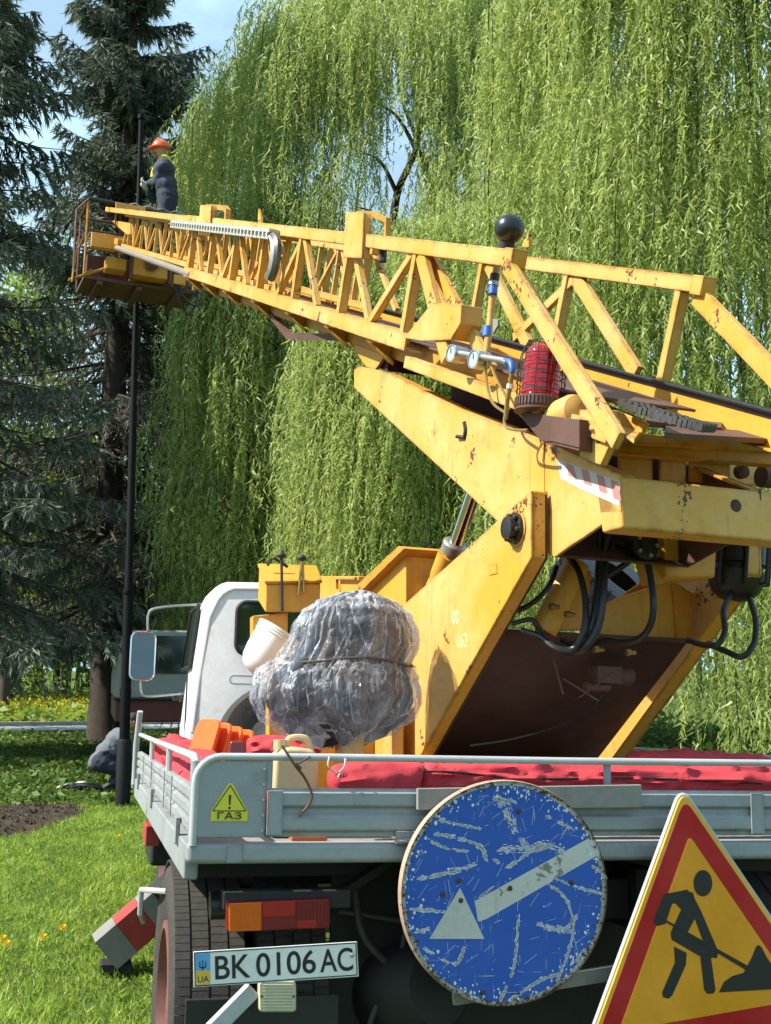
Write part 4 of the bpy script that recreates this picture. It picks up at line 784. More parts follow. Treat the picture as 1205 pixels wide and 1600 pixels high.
S = [[(350, 190), (375, 230), (400, 270), (440, 345)], [(155, 305), (240, 320), (300, 345), (320, 385)], [(110, 445), (200, 425), (290, 400)], [(355, 355), (430, 350), (510, 340), (560, 362)], [(385, 412), (440, 370), (505, 335)], [(345, 195), (412, 205)], [(85, 540), (190, 547)], [(120, 660), (210, 708), (240, 690), (252, 650)], [(478, 585), (530, 600), (582, 606)], [(420, 560), (410, 680), (392, 760), (362, 820)], [(535, 445), (595, 468), (680, 492)], [(510, 460), (565, 505), (590, 590), (572, 680), (540, 760)], [(300, 502), (362, 452)], [(172, 262), (300, 290)], [(505, 250), (590, 290)], [(640, 398), (690, 440)], [(395, 820), (480, 765), (545, 740)], [(150, 330), (200, 350), (260, 360)], [(330, 380), (360, 395)], [(520, 345), (470, 360)], [(560, 610), (600, 560)], [(100, 610), (140, 600)], [(640, 640), (600, 700)]]
m = MB()
for li, L_ in enumerate(S):
    P_ = smooth_pts([PY(*PZs(z), ys - .0024) for z in L_], 10); tot = sum((P_[i + 1] - P_[i]).length for i in range(len(P_) - 1)); wd0 = (.0085 if li in (8, 0, 3) else .0045) * (1.2 if li < 8 else .9)
    for q in range(int(tot / .00075)):      # each scrape is a dusting of flakes
        i = random.randrange(len(P_) - 1); c = P_[i].lerp(P_[i + 1], random.random()); d = (P_[i + 1] - P_[i]).normalized(); n2 = V((-d.z, 0, d.x))
        if noise.noise(c * 38 + V((li, 0, 0))) < -.30: continue
        c = c + n2 * random.gauss(0, wd0 * .6); s_ = random.uniform(.0008, .0030); l_ = s_ * random.uniform(1.5, 4.5)
        m.add([c - d * l_, c + n2 * s_ * random.uniform(.4, 1) - d * l_ * .3, c + d * l_ + n2 * s_ * random.uniform(-.5, .5), c - n2 * s_ * random.uniform(.4, 1) + d * l_ * .2], [(0, 1, 2, 3)])
for k in range(150):      # long thin scratches
    t = random.uniform(0, 6.283); r = sr * math.sqrt(random.random()) * .9; c = sc_ + V((r * math.cos(t), -.0022, r * math.sin(t))); a = random.gauss(.5, .5) if k % 3 else random.gauss(1.7, .3); d = V((math.cos(a), 0, math.sin(a))); l_ = random.uniform(.008, .055); w_ = random.uniform(.0003, .0009); n2 = V((-d.z, 0, d.x)); e_ = c + d * l_ + n2 * random.uniform(-.004, .004)
    if (e_ - sc_).length < sr * .93: m.add([c - n2 * w_ * .3, e_ - n2 * w_, e_ + n2 * w_ * .4, c + n2 * w_], [(0, 1, 2, 3)])
for k in range(270):
    t = random.uniform(0, 6.283); r = sr * (1 - abs(random.gauss(0, .06)) - .03); p = sc_ + V((r * math.cos(t), -.0024, r * math.sin(t)))
    if k > 230: r = sr * math.sqrt(random.random()) * .93; p = sc_ + V((r * math.cos(t), -.0024, r * math.sin(t)))
    s_ = random.uniform(.0014, .0065 if k < 230 else .004); n_ = random.randint(4, 7)
    m.add([p + V((s_ * random.uniform(.4, 1.2) * math.cos(6.283 * i / n_), 0, s_ * random.uniform(.4, 1.6) * math.sin(6.283 * i / n_))) for i in range(n_)], [tuple(range(n_))])
m.build('paint_scratches', plain('bare_white_scratch', (.62, .63, .64), .7, 0, .3, 60, 0), sign, kind='stuff')
m = MB()
for k in range(520):
    t = random.uniform(0, 6.283); r = sr * (1 - abs(random.gauss(0, .035)) - .004); w_ = .5 + .5 * noise.noise(V((math.cos(t) * 2.2, math.sin(t) * 2.2, 5)))
    if random.random() > w_ * 1.3: continue
    p = sc_ + V((r * math.cos(t), -.0029, r * math.sin(t))); s_ = random.uniform(.0012, .0055); n_ = random.randint(4, 7)
    m.add([p + V((s_ * random.uniform(.4, 1.5) * math.cos(6.283 * i / n_), 0, s_ * random.uniform(.4, 1.5) * math.sin(6.283 * i / n_))) for i in range(n_)], [tuple(range(n_))])
m.build('rust_flakes', plain('rust_spots', (.10, .06, .04), .9, 0, .5, 60, 0), sign, kind='stuff')
for x, y in ((797, 1388), (717, 1376), (720, 1407), (692, 1397), (892, 1379), (754, 1551), (810, 1268)):
    m = MB(); m.lathe(PY(x, y, ys - .0015), (0, -1, 0), [(.009, 0), (.008, .003), (.003, .005)], 10); m.build('rivet', plain('rust_rivet', (.07, .035, .02), .8), sign)
# ---- triangular roadworks sign
yt = -.13
ap = PY(1068, 1234, yt); ang = R(6.6); H_ = .80
dn = V((math.sin(ang), 0, -math.cos(ang))); rt_ = V((math.cos(ang), 0, math.sin(ang)))
dn = V((-math.sin(-ang), 0, -math.cos(ang)))
def tp_(inset, r, y):
    "rounded triangle, inset from the outer edge"
    h = H_ - 3 * inset; a0 = ap + dn * (2 * inset); L_ = h / math.cos(R(30))
    c = [a0, a0 + dn * h - rt_ * L_ / 2, a0 + dn * h + rt_ * L_ / 2]; out = []
    for i in range(3):
        p, a_, b_2 = c[i], c[i - 1], c[(i + 1) % 3]; u, w = (a_ - p).normalized(), (b_2 - p).normalized(); q0, q1 = p + u * r * 1.73, p + w * r * 1.73
        for k in range(7): t = k / 6; out.append(q0.lerp(p, t).lerp(p.lerp(q1, t), t))
    return [V((p.x, y, p.z)) for p in out]
tsn = thing('warning_sign', 'orange triangular roadworks sign with red border, hung right of the blue sign', 'road sign', (ap.x, yt, ap.z - H_), 'traffic signs hung on the truck tail', TM)
flu = paint('fluorescent_orange', (.62, .25, .004), .5, .05, dirt=.2, dirtcol=(.3, .14, .02), streak=.3, bump=0, spec=.2)
m = MB(); m.prism(tp_(0, .03, yt), (0, .014, 0)); m.build('sign_plate', paint('sign_edge_yellow', (.62, .33, .02), .5, .55, dirt=.4), tsn, .002)
m = MB(); m.tube([p + V((0, .016, 0)) for p in tp_(-.002, .03, yt)], .009, 6, closed=True); m.build('folded_rim', M['greyrail'], tsn)
m = MB(); m.prism(tp_(.014, .026, yt), (0, -.0012, 0)); m.build('red_border', paint('sign_red', (.36, .007, .004), .55, .08, dirt=.25, dirtcol=(.2, .02, .01), streak=.3, bump=0, spec=.2), tsn)
m = MB(); m.prism(tp_(.075, .012, yt - .0014), (0, -.0010, 0)); m.build('orange_field', flu, tsn)
fig = [[(905, 520), (935, 478), (962, 488), (980, 545), (942, 618), (1000, 648), (1042, 668), (1036, 692), (980, 684), (895, 634), (892, 612), (925, 540)],
       [(872, 492), (945, 478), (958, 500), (925, 520), (897, 522), (876, 585), (850, 592), (839, 575)],
       [(958, 488), (985, 540), (1040, 668), (1020, 692), (990, 630), (965, 562)],
       [(903, 655), (942, 675), (940, 712), (897, 808), (885, 818), (868, 812), (866, 798), (906, 705)],
       [(984, 678), (1018, 690), (1032, 790), (1025, 802), (1006, 802), (997, 790)],
       [(1043, 798), (1058, 766), (1085, 747), (1120, 737), (1145, 690), (1158, 656), (1166, 650), (1176, 658), (1192, 690), (1225, 735), (1262, 768), (1300, 783)],
       [(866, 572), (874, 570), (1134, 716), (1126, 728)],
       [(993 + 29 * math.cos(k * .3142 + .3), 458 + 41 * math.sin(k * .3142 + .3)) for k in range(20)]]
for i, pg in enumerate(fig):
    m = MB(); m.prism([PY(*PZs(z), yt - .0026 - .0002 * i) for z in pg], (0, -.0005, 0)); m.build(('torso', 'rear_arm', 'front_arm', 'rear_leg', 'front_leg', 'spoil_heap', 'shovel', 'head')[i], M['printblack'], tsn)
# planks the signs are tied to
for (pix, Y, lab) in (([(653, 1232), (1003, 1226), (1003, 1262), (653, 1266)], -.052, 'short grey board strapped across the tailgate behind both signs'), ([(708, 1548), (965, 1508), (966, 1532), (710, 1572)], -.02, 'grey board low behind the round blue sign')):
    m = MB(); m.prism([PY(x, y, Y) for x, y in pix], (0, .022, 0)); onto_truck(m.build('board', M['wood'], None, .003), lab, 'board')

# ================================================================ load on the bed
def lump(name, pts, rx, rz, mat, seed, amp=.18, n=20, freq=5.0, par=None, k=8, ridge=0):
    "a lumpy bundle swept along pts with elliptical section"
    P_ = smooth_pts(pts, k); vs = []; fs = []; Nn = len(P_)
    for i, p in enumerate(P_):
        t = (P_[min(i + 1, Nn - 1)] - P_[max(i - 1, 0)]).normalized(); sd = t.cross(V((0, 0, 1))).normalized(); u = sd.cross(t); e = min(i, Nn - 1 - i) / 3.0; e = math.sqrt(min(1, max(.02, e * (2 - e) if e < 1 else 1)))
        for j in range(n):
            a = 2 * math.pi * j / n; q = p + sd * math.cos(a) * rx * e + u * math.sin(a) * rz * e
            sx_ = (p - P_[0]).length; w0 = V((sx_ * 1.6, math.cos(a) * 1.5, math.sin(a) * 1.5 + seed)); w1 = V((sx_ * 5, math.cos(a) * 3 + seed, math.sin(a) * 3)); f = 1 + amp * noise.noise(w0 * 1.3) + ridge * ((1 - abs(noise.noise(w1))) ** 5 - .3) - .10 * (1 - abs(noise.noise(V((sx_ * 9, seed, math.cos(a)))))) ** 8
            vs.append(p + sd * math.cos(a) * rx * e * f + u * math.sin(a) * rz * e * f)
    fs = [(i * n + j, i * n + (j + 1) % n, (i + 1) * n + (j + 1) % n, (i + 1) * n + j) for i in range(Nn - 1) for j in range(n)] + [tuple(range(n)), tuple((Nn - 1) * n + j for j in range(n))[::-1]]
    m = MB(); m.add(vs, fs); return m.build(name, mat, par, ang=70)
RC = M['red_cloth']
onto_truck(lump('canvas_roll', [PY(512, 1222, .2), PY(560, 1216, .2), PY(640, 1214, .2), PY(655, 1215, .2)], .07, .05, RC, 1, .2, freq=11, ridge=.34), 'short lit end of red canvas roll beside the cream canister', 'canvas roll', 'red canvas rolls on the truck bed')
onto_truck(lump('canvas_roll', [PY(650, 1214, .22), PY(800, 1214, .22), PY(950, 1215, .22), PY(1080, 1216, .22), PY(1225, 1216, .22)], .075, .047, RC, 2, .22, 26, 9, k=22, ridge=.36), 'long red canvas roll lying along the inside of the tailgate', 'canvas roll', 'red canvas rolls on the truck bed')
onto_truck(lump('canvas_roll', [PY(985, 1196, .75), PY(1060, 1190, .75), PY(1130, 1195, .75), PY(1230, 1200, .75)], .1, .05, RC, 3, .25, 24, 8, k=18, ridge=.34), 'red canvas roll behind the tail rail at the right', 'canvas roll', 'red canvas rolls on the truck bed')
onto_truck(lump('canvas_roll', [V((.17, .35, 1.29)), V((.16, 1.0, 1.33)), V((.15, 1.9, 1.33)), V((.16, 2.8, 1.35)), V((.17, 3.9, 1.38))], .14, .11, RC, 4, .35, 34, 4, k=26, ridge=.2), 'thick folded red canvas bundle along the left side board', 'canvas roll', 'red canvas rolls on the truck bed')
onto_truck(lump('canvas_roll', [PY(386, 1174, 1.5), PY(430, 1166, 1.5), PY(470, 1167, 1.5), PY(500, 1170, 1.5)], .1, .048, RC, 5, .2, 24, 8, k=14, ridge=.34), 'red canvas roll below the wrapped bundle behind the cream canister', 'canvas roll', 'red canvas rolls on the truck bed')
# straps over the long roll
m = MB(); m.tube(smooth_pts([PY(600, 1208, .15), PY(700, 1206, .145), PY(820, 1217, .145), PY(1000, 1216, .145), PY(1190, 1225, .145)], 6), .004, 6); onto_truck(m.build('cord', M['hose']), 'thin black cord lying along the red canvas roll', 'cord')
# traffic cones, nested and lying on their side
ax = V((.93, .25, -.26)).normalized(); cw = MB
c0_ = PY(312, 1172, 1.9)
def cone_at(o):
    up_ = V((0, 0, 1)); sd = ax.cross(up_).normalized(); u = sd.cross(ax)
    t = thing('traffic_cone', '', 'traffic cone', o, 'nested orange traffic cones', TM); OFF[t.name] = V(o)
    m = MB(); pts = rrect(-.15, -.15, .15, .15, .06, 0, 4); m.prism([o + sd * p.x + u * p.z for p in pts], ax * .018); m.build('cone_base', M['orange'], t, .004)
    m = MB(); m.lathe(o, ax, [(.10, .018), (.085, .05), (.05, .3), (.025, .45), (.01, .455)], 22); cb2 = m.build('cone_body', M['orange'], t)
    m = MB(); m.lathe(o, ax, [(.073, .152), (.064, .215)], 22, False); m.build('white_band', M['white_pl'], t)
    return t
for k, lab in enumerate(('leftmost of the four nested orange traffic cones lying on the bed', 'second from left of the nested orange traffic cones', 'third from left of the nested orange traffic cones', 'rightmost of the nested orange traffic cones, beside the red lamp')):
    cone_at(c0_ + ax * .058 * k)['label'] = lab
# dark red lamp standing by the rail
lo = PY(370, 1172, .5); lamp = thing('lamp', 'dark red lamp unit standing behind the tail rail beside the cones', 'lamp', (lo.x, .5, lo.z - .03), None, TM)
m = MB(); m.box(lo.x - .04, lo.x + .04, .47, .53, lo.z - .05, lo.z - .018); m.build('lamp_housing', M['chassis'], lamp, .006)
m = MB(); m.prism([V((lo.x - .033, .475, lo.z - .018)), V((lo.x + .033, .475, lo.z - .018)), V((lo.x + .026, .48, lo.z + .032)), V((lo.x - .026, .48, lo.z + .032))], (0, .05, 0)); m.build('lamp_lens', M['dkredlens'], lamp, .008)
m = MB(); m.box(.02, .09, .46, .54, 1.2, lo.z - .05); m.box(lo.x - .03, lo.x + .03, .48, .52, 1.2, lo.z - .05); m.build('lamp_stand', M['chassis'], lamp)
# cream canister
ca = PY(460, 1203, .3); x0, x1 = PY(424, 1200, .3).x, PY(497, 1200, .3).x; zt_ = PY(460, 1168, .3).z
can = thing('canister', 'stained cream plastic canister standing just inside the tailgate', 'canister', (ca.x, .4, 1.2), None, TM)
m = MB(); m.prism([V((x0, .28, 1.2)), V((x1, .28, 1.2)), V((x1, .28, zt_ - .03)), V((x1 - .02, .28, zt_ - .005)), V((x1 - .06, .28, zt_)), V((x0 + .05, .28, zt_)), V((x0 + .01, .28, zt_ - .04))], (0, .2, 0)); m.build('canister_body', M['canister'], can, .015)
m = MB(); m.cyl((x0 + .04, .38, zt_ - .01), (x0 + .04, .38, zt_ + .025), .024, 16); m.build('screw_cap', M['canister'], can)
m = MB(); m.tube(smooth_pts([V((x1 - .1, .38, zt_ - .005)), V((x1 - .09, .38, zt_ + .03)), V((x1 - .03, .38, zt_ + .03)), V((x1 - .01, .38, zt_ - .02))], 5), .011, 8); m.build('handle', M['canister'], can)
# wires tied on the rail
m = MB(); m.tube(smooth_pts([PY(441, 1165, -.015), PY(452, 1182, -.022), PY(463, 1198, -.022), PY(476, 1215, -.018), PY(487, 1240, -.016), PY(482, 1258, -.016), PY(467, 1275, -.018)], 6), .0045, 7); m.tube([PY(461, 1196, -.024), PY(485, 1182, -.02)], .004, 6); m.tube([PY(461, 1193, -.026), PY(470, 1202, -.026)], .007, 6)
onto_truck(m.build('tie_wire', M['brown']), 'twisted brown wire tied round the tail rail', 'wire')
m = MB(); m.tube(smooth_pts([PY(515, 1182, -.01), PY(513, 1196, -.02), PY(525, 1208, -.015), PY(537, 1200, -.02), PY(540, 1186, -.012), PY(536, 1198, .0), PY(528, 1215, -.01)], 6), .003, 6); onto_truck(m.build('tie_string', plain('pale_string', (.5, .42, .38), .9)), 'pale string looped over the tail rail beside the red roll', 'string')
# white bucket
bk0, bk1 = PY(400, 1046, 2.6), PY(436, 990, 2.6); axb = (bk1 - bk0).normalized(); Lb = (bk1 - bk0).length
buck = thing('bucket', 'white round-bottomed plastic bucket hanging tilted beside the control box', 'bucket', bk0, None, TM)
m = MB(); rb_ = .125; m.lathe(bk0, axb, [(.005, -.03), (.05, -.02), (.085, .0), (.108, .04), (.118, .1), (rb_, Lb), (rb_ + .006, Lb), (rb_ + .006, Lb + .012), (rb_ - .006, Lb + .012), (.108, .1), (.07, .02), (.01, -.01)], 36, False); m.build('bucket_shell', M['white_pl'], buck)
for h_ in (Lb - .03, Lb - .012): 
    m = MB(); m.lathe(bk0, axb, [(rb_ + .001, h_ - .004), (rb_ + .006, h_), (rb_ + .001, h_ + .004)], 36, False); m.build('bucket_rib', M['white_pl'], buck)
if False: m.tube([bk0 + axb * Lb + (V((1, 0, 0)) * math.cos(t) * .13 + V((0, -.3, .95)) * math.sin(t) * .13) for t in [k * math.pi / 14 for k in range(15)]], .004, 6)
# spare wheel against the cab
sw = PY(432, 1165, 4.15); spw = thing('spare_wheel', 'grey-brown spare wheel standing against the back of the white cab', 'wheel', (sw.x, sw.y, 1.2), None, TM)
m = MB(); m.lathe(sw, (0, -1, .1), [(.2, -.1), (.30, -.11), (.37, -.1), (.40, -.06), (.40, .06), (.37, .1), (.30, .11), (.2, .1)], 44, False); m.build('tyre', M['dust_tyre'], spw)
m = MB(); m.lathe(sw, (0, -1, .1), [(.22, .08), (.21, .09), (.18, .02), (.06, .03), (.02, .05)], 30, False); m.build('rim', M['greyrail'], spw)
# ---- clear-plastic-wrapped bundle
kB = BE.dot(PIN) + .48
def QB(x, y): return plane(x, y, BE, kB)
cB = QB(540, 1038); sc1 = (QB(660, 1038) - QB(420, 1038)).length / 2; zT, zB = QB(545, 924).z, QB(545, 1152).z
bun = thing('wrapped_bundle', 'dark bundle wrapped in clear plastic sheet and tied at the waist, beside the yellow column', 'bundle', (cB.x, cB.y, zB), None, TM)
PR = [(0, .22), (.04, .42), (.10, .70), (.20, .92), (.32, 1.0), (.42, .95), (.475, .86), (.51, .80), (.55, .80), (.62, .81), (.74, .79), (.85, .70), (.93, .53), (.98, .30), (1, .08)]
def prr(t):
    for (a, r0), (b, r1) in zip(PR, PR[1:]):
        if a <= t <= b: f = (t - a) / (b - a); return r0 + (r1 - r0) * (f * f * (3 - 2 * f))
def wrap(scale, nth, nz_, fold, seed):
    m = MB(); vs = []
    for i in range(nz_ + 1):
        t = i / nz_; r = prr(t) * sc1 * scale; shift = BS * (.075 * max(0, min(1, (t - .40) / .25)) - .025) 
        for j in range(nth):
            a = 2 * math.pi * j / nth; dr = V((math.cos(a), math.sin(a), 0)); w_ = V((math.cos(a) * 2.2, math.sin(a) * 2.2, 0))
            near = 1 - min(1, abs(t - .51) / .35)
            f1 = 1 - abs(noise.noise(w_ * 2.4 + V((0, 0, t * 2.2 + seed)))) * 2; f2 = 1 - abs(noise.noise(w_ * 5.5 + V((seed, 0, t * 4.5)))) * 2; f3 = noise.noise(w_ * .9 + V((0, seed, t * 2.6)))
            f4 = 1 - abs(noise.noise(w_ * 10 + V((seed * 2, t * 6, t * 9)))) * 2
            g1 = 1 - abs(noise.noise(w_ * 3.2 + V((0, 0, t * .9 + seed)))) * 2.4; g2 = 1 - abs(noise.noise(w_ * 7.0 + V((seed, 0, t * 1.6)))) * 2.4
            rr = r * (.96 + fold * (.055 * g1 + .038 * g2 * (.6 + near) + .012 * f4) + .06 * f3 + (.07 * math.sin(a * 4 + 1.2) if t < .5 else .02 * math.sin(a * 3)))
            vs.append(V((cB.x, cB.y, zB + (zT - zB) * t)) + shift + BS * dr.x * rr + BE * dr.y * rr * .62 + V((0, 0, .02 * f3 - (.05 * max(0, math.sin(a * 4 + 1.2)) if t < .35 else 0))))
    m.add(vs, [(i * nth + j, i * nth + (j + 1) % nth, (i + 1) * nth + (j + 1) % nth, (i + 1) * nth + j) for i in range(nz_) for j in range(nth)] + [tuple(range(nth))[::-1], tuple(nz_ * nth + j for j in range(nth))])
    return m
inn_, t_, b_ = newmat('dark_cloth_bundle'); co = coords(t_); f_ = nse(t_, coords(t_, (5, 5, 1.2)), 1.6, 2, .5); r1 = N(t_, 'ValToRGB')
e = r1.color_ramp.elements; e[0].position = .3; e[0].color = (.018, .018, .022, 1); e[1].position = .72; e[1].color = (.13, .14, .18, 1); x_ = e.new(.5); x_.color = (.035, .04, .055, 1); t_.links.new(f_, r1.inputs[0])
t_.links.new(mix(t_, ramp(t_, nse(t_, co, 2.5, 3), .55, .66), r1.outputs[0], (.10, .045, .035)), b_.inputs['Base Color']); b_.inputs['Roughness'].default_value = .9
wrap(.88, 90, 60, .9, 3.3).build('cloth_core', inn_, bun, ang=80)
pl, t_, b_ = newmat('clear_plastic_sheet'); out = [n for n in t_.nodes if n.type == 'OUTPUT_MATERIAL'][0]
b_.inputs['Base Color'].default_value = (.80, .81, .84, 1); b_.inputs['Roughness'].default_value = .10; b_.inputs['Specular IOR Level'].default_value = .9
tr = N(t_, 'BsdfTransparent'); tr.inputs[0].default_value = (.93, .94, .96, 1); ms = N(t_, 'MixShader')
lw = N(t_, 'LayerWeight', Blend=.32)
def absn(sc, scale, det):
    n1 = nse(t_, coords(t_, sc), scale, det, .5); s1 = N(t_, 'Math', operation='SUBTRACT'); t_.links.new(n1, s1.inputs[0]); s1.inputs[1].default_value = .5; a1 = N(t_, 'Math', operation='ABSOLUTE'); t_.links.new(s1.outputs[0], a1.inputs[0]); return a1.outputs[0]
h1_, h2_ = absn((7, 7, 1.5), 1.5, 2), absn((10, 10, 6), 1.9, 3)
cr1 = ramp(t_, h1_, .0, .022, (1, 1, 1), (0, 0, 0)); cr2 = ramp(t_, h2_, .0, .014, (.6, .6, .6), (0, 0, 0)); pt_ = ramp(t_, nse(t_, coords(t_, (4, 4, 2.5)), 1.5, 3, .5), .45, .62)
cm = N(t_, 'Math', operation='MAXIMUM'); t_.links.new(cr1, cm.inputs[0]); t_.links.new(cr2, cm.inputs[1]); c1 = N(t_, 'Math', operation='MULTIPLY_ADD'); t_.links.new(cm.outputs[0], c1.inputs[0]); c1.inputs[1].default_value = .30; c1.inputs[2].default_value = .08
c2 = N(t_, 'Math', operation='MULTIPLY_ADD'); t_.links.new(pt_, c2.inputs[0]); c2.inputs[1].default_value = .24; t_.links.new(c1.outputs[0], c2.inputs[2])
ad = N(t_, 'Math', operation='MULTIPLY_ADD'); t_.links.new(lw.outputs['Facing'], ad.inputs[0]); ad.inputs[1].default_value = .30; t_.links.new(c2.outputs[0], ad.inputs[2])
t_.links.new(ad.outputs[0], ms.inputs[0]); t_.links.new(tr.outputs[0], ms.inputs[1]); t_.links.new(b_.outputs[0], ms.inputs[2]); t_.links.new(ms.outputs[0], out.inputs[0])
hs = N(t_, 'Math', operation='MULTIPLY_ADD'); t_.links.new(h2_, hs.inputs[0]); hs.inputs[1].default_value = .6; t_.links.new(h1_, hs.inputs[2])
bpn = N(t_, 'Bump', Strength=1.0, Distance=.10); t_.links.new(hs.outputs[0], bpn.inputs['Height']); t_.links.new(bpn.outputs[0], b_.inputs['Normal'])
wrap(1.0, 180, 110, 1.25, 8.1).build('plastic_sheet', pl, bun, ang=60)
m = MB(); zc_ = zB + (zT - zB) * .51; m.tube([V((cB.x, cB.y, zc_)) + BS * (math.cos(t) * sc1 * .815 + .015) + BE * math.sin(t) * sc1 * .53 + V((0, 0, .012 * math.sin(3 * t))) for t in [k * math.pi / 24 for k in range(48)]], .006, 6, closed=True); m.build('tie_cord', plain('brown_cord', (.10, .07, .06), .9), bun)
# ================================================================ lamp post and people
Pw = TM @ pk(.47, 0, 1.0); pole_xy = WY(217, 330, Pw.y); top_z = WY(221, 185, Pw.y).z
gz_ = 0.0
lp_ = thing('lamp_post', 'tall black lamp post rising behind the work platform', 'lamp post', (pole_xy.x, pole_xy.y, 0))
o = V((pole_xy.x, pole_xy.y, 0)); kx = 16 / 1900
m = MB(); m.lathe(o, (0, 0, 1), [(.095, 0), (.095, .82), (.075, .86)], 20); m.build('post_sleeve', M['postbase'], lp_)
m = MB(); m.lathe(o, (0, 0, 1), [(.066, .80), (.064, 2.7), (.052, 2.75), (.05, 5.2), (.042, 5.25), (.04, top_z - 1.3), (.036, top_z - 1.25), (.034, top_z)], 16); m.build('post_shaft', M['post'], lp_)
m = MB(); m.tube([o + V((0, 0, top_z - .01)), o + V((0, 0, top_z + .05))], .05, 12); m.build('post_cap', M['post'], lp_)
m = MB(); m.lathe(o + V((0, 0, 2.7)), (0, 0, 1), [(.066, 0), (.074, .02), (.066, .08)], 16); m.build('post_collar', M['post'], lp_)

skin = plain('skin', (.48, .25, .17), .55, 0, .12, 30, .05); glove = plain('pale_work_glove', (.45, .45, .44), .9); navy = plain('grey_blue_work_jacket', (.030, .042, .068), .85, 0, .75, 9, .6); navy2 = plain('dark_work_trousers', (.022, .028, .042), .9, 0, .4, 9, .6)
boot = plain('black_boot', (.015, .015, .015), .6); hivis = plain('yellow_yoke', (.62, .55, .03), .7, 0, .15, 20, .2); greyj = plain('faded_grey_jacket', (.11, .12, .14), .9, 0, .35, 10, .6); hairm = plain('dark_hair', (.03, .02, .015), .8)
def figure(name, label, base, fwd, J, cloth, trous, hand_m, look=None, grip=None):
    root = thing(name, label, 'person', base); fwd = V(fwd); fwd.z = 0; fwd.normalize(); rgt = fwd.cross(V((0, 0, 1)))
    W = {k: V(base) + rgt * p[0] + fwd * p[1] + V((0, 0, p[2])) for k, p in J.items()}
    rad = dict(pelvis=.14, belly=.14, chest=.15, neckb=.080, neck=.060, shoulder=.095, upper=.078, elbow=.064, fore=.060, wrist=.032, hip=.125, thigh=.108, knee=.078, calf=.06, ankle=.042, toe=.036)
    chains = [['pelvis', 'belly', 'chest', 'neckb', 'neck']]
    for s in 'LR': chains += [['chest', 'shoulder' + s, 'upper' + s, 'elbow' + s, 'fore' + s, 'wrist' + s], ['pelvis', 'hip' + s, 'thigh' + s, 'knee' + s, 'calf' + s, 'ankle' + s, 'toe' + s]]
    for s in 'LR':
        W['upper' + s] = W['shoulder' + s].lerp(W['elbow' + s], .5); W['fore' + s] = W['elbow' + s].lerp(W['wrist' + s], .45)
        W['thigh' + s] = W['hip' + s].lerp(W['knee' + s], .5); W['calf' + s] = W['knee' + s].lerp(W['ankle' + s], .4)
    keys = []; edges = []
    for c in chains:
        for k in c:
            if k not in keys: keys.append(k)
        edges += [(keys.index(a), keys.index(b)) for a, b in zip(c, c[1:])]
    kb_ = lambda k: k.rstrip('LR') if k[-1] in 'LR' else k
    sk = MB()                                  # limbs and trunk as overlapping tapered volumes, fused into one skin below
    for i, j in edges:
        p, q = W[keys[i]], W[keys[j]]; r0, r1 = rad[kb_(keys[i])], rad[kb_(keys[j])]
        sk.tube([p.lerp(q, t / 5) for t in range(6)], [r0 + (r1 - r0) * t / 5 for t in range(6)], 14)
    for k in keys: sk.sph(W[k], rad[kb_(k)], 16, 10)
    cw = (W['shoulderR'] - W['shoulderL']).normalized()
    for f_, r_ in ((.0, .105), (.33, .125), (.66, .125), (1.0, .105)): sk.sph(W['shoulderL'].lerp(W['shoulderR'], f_) - V((0, 0, .035)), r_, 16, 10)
    for k, r_ in (('chest', .15), ('belly', .145), ('pelvis', .145)):
        for s_ in (-.075, .075): sk.sph(W[k] + cw * s_, r_, 16, 10)
    ob = sk.build('sk', navy); rm = ob.modifiers.new('r', 'REMESH'); rm.mode = 'VOXEL'; rm.voxel_size = .017; sm_ = ob.modifiers.new('s', 'SMOOTH'); sm_.factor = .5; sm_.iterations = 5
    dg = bpy.context.evaluated_depsgraph_get(); ev = bpy.data.meshes.new_from_object(ob.evaluated_get(dg)); bpy.data.objects.remove(ob)
    part = {'neck': 2, 'neckb': 0, 'wrist': 0, 'ankle': 3, 'toe': 3, 'hip': 1, 'thigh': 1, 'knee': 1, 'calf': 1}
    mb = MB(); vs = [v.co.copy() for v in ev.vertices]; kk = [(k.rstrip('LR') if k[-1] in 'LR' else k) for k in keys]; KW = [W[k] for k in keys]
    for p in ev.polygons:
        c = p.center; j = min(range(len(KW)), key=lambda q: (KW[q] - c).length_squared); mb.m.append(part.get(kk[j], 0))
    for i, v in enumerate(vs):   # cloth wrinkles
        vs[i] = v + V((1, 1, 1)) * .010 * (abs(noise.noise(v * 9)) - .2) + V((1, -1, .5)) * .012 * noise.noise(v * V((1, 1, 1)).length * 11)
    mb.v = vs; mb.f = [tuple(p.vertices) for p in ev.polygons]
    # head: skull, jaw, nose, eyes, ears
    lk = V(look or fwd).normalized(); lr = lk.cross(V((0, 0, 1))).normalized(); lu = lr.cross(lk); hc_ = W['head']; mb.mi = 2
    n, mm = 22, 16; hv = []
    for i in range(mm + 1):
        ph_ = math.pi * i / mm
        for j in range(n):
            a = 2 * math.pi * j / n; x, y, z = math.sin(ph_) * math.cos(a), math.sin(ph_) * math.sin(a), -math.cos(ph_)
            wx = .076 * (1 - .22 * max(0, -z)); wy = .096 * (1 - .10 * max(0, -z)); dy = 0
            if y > 0: dy += .030 * math.exp(-((x / .16) ** 2)) * math.exp(-(((z + .12) / .16) ** 2)) + .010 * math.exp(-((x / .3) ** 2)) * math.exp(-(((z + .62) / .12) ** 2)) - .010 * math.exp(-(((abs(x) - .38) / .16) ** 2)) * math.exp(-(((z - .06) / .12) ** 2)) - .006 * math.exp(-((x / .4) ** 2)) * math.exp(-(((z + .44) / .05) ** 2))
            hv.append(hc_ + lr * x * wx + lk * (y * wy + dy) + lu * z * .118)
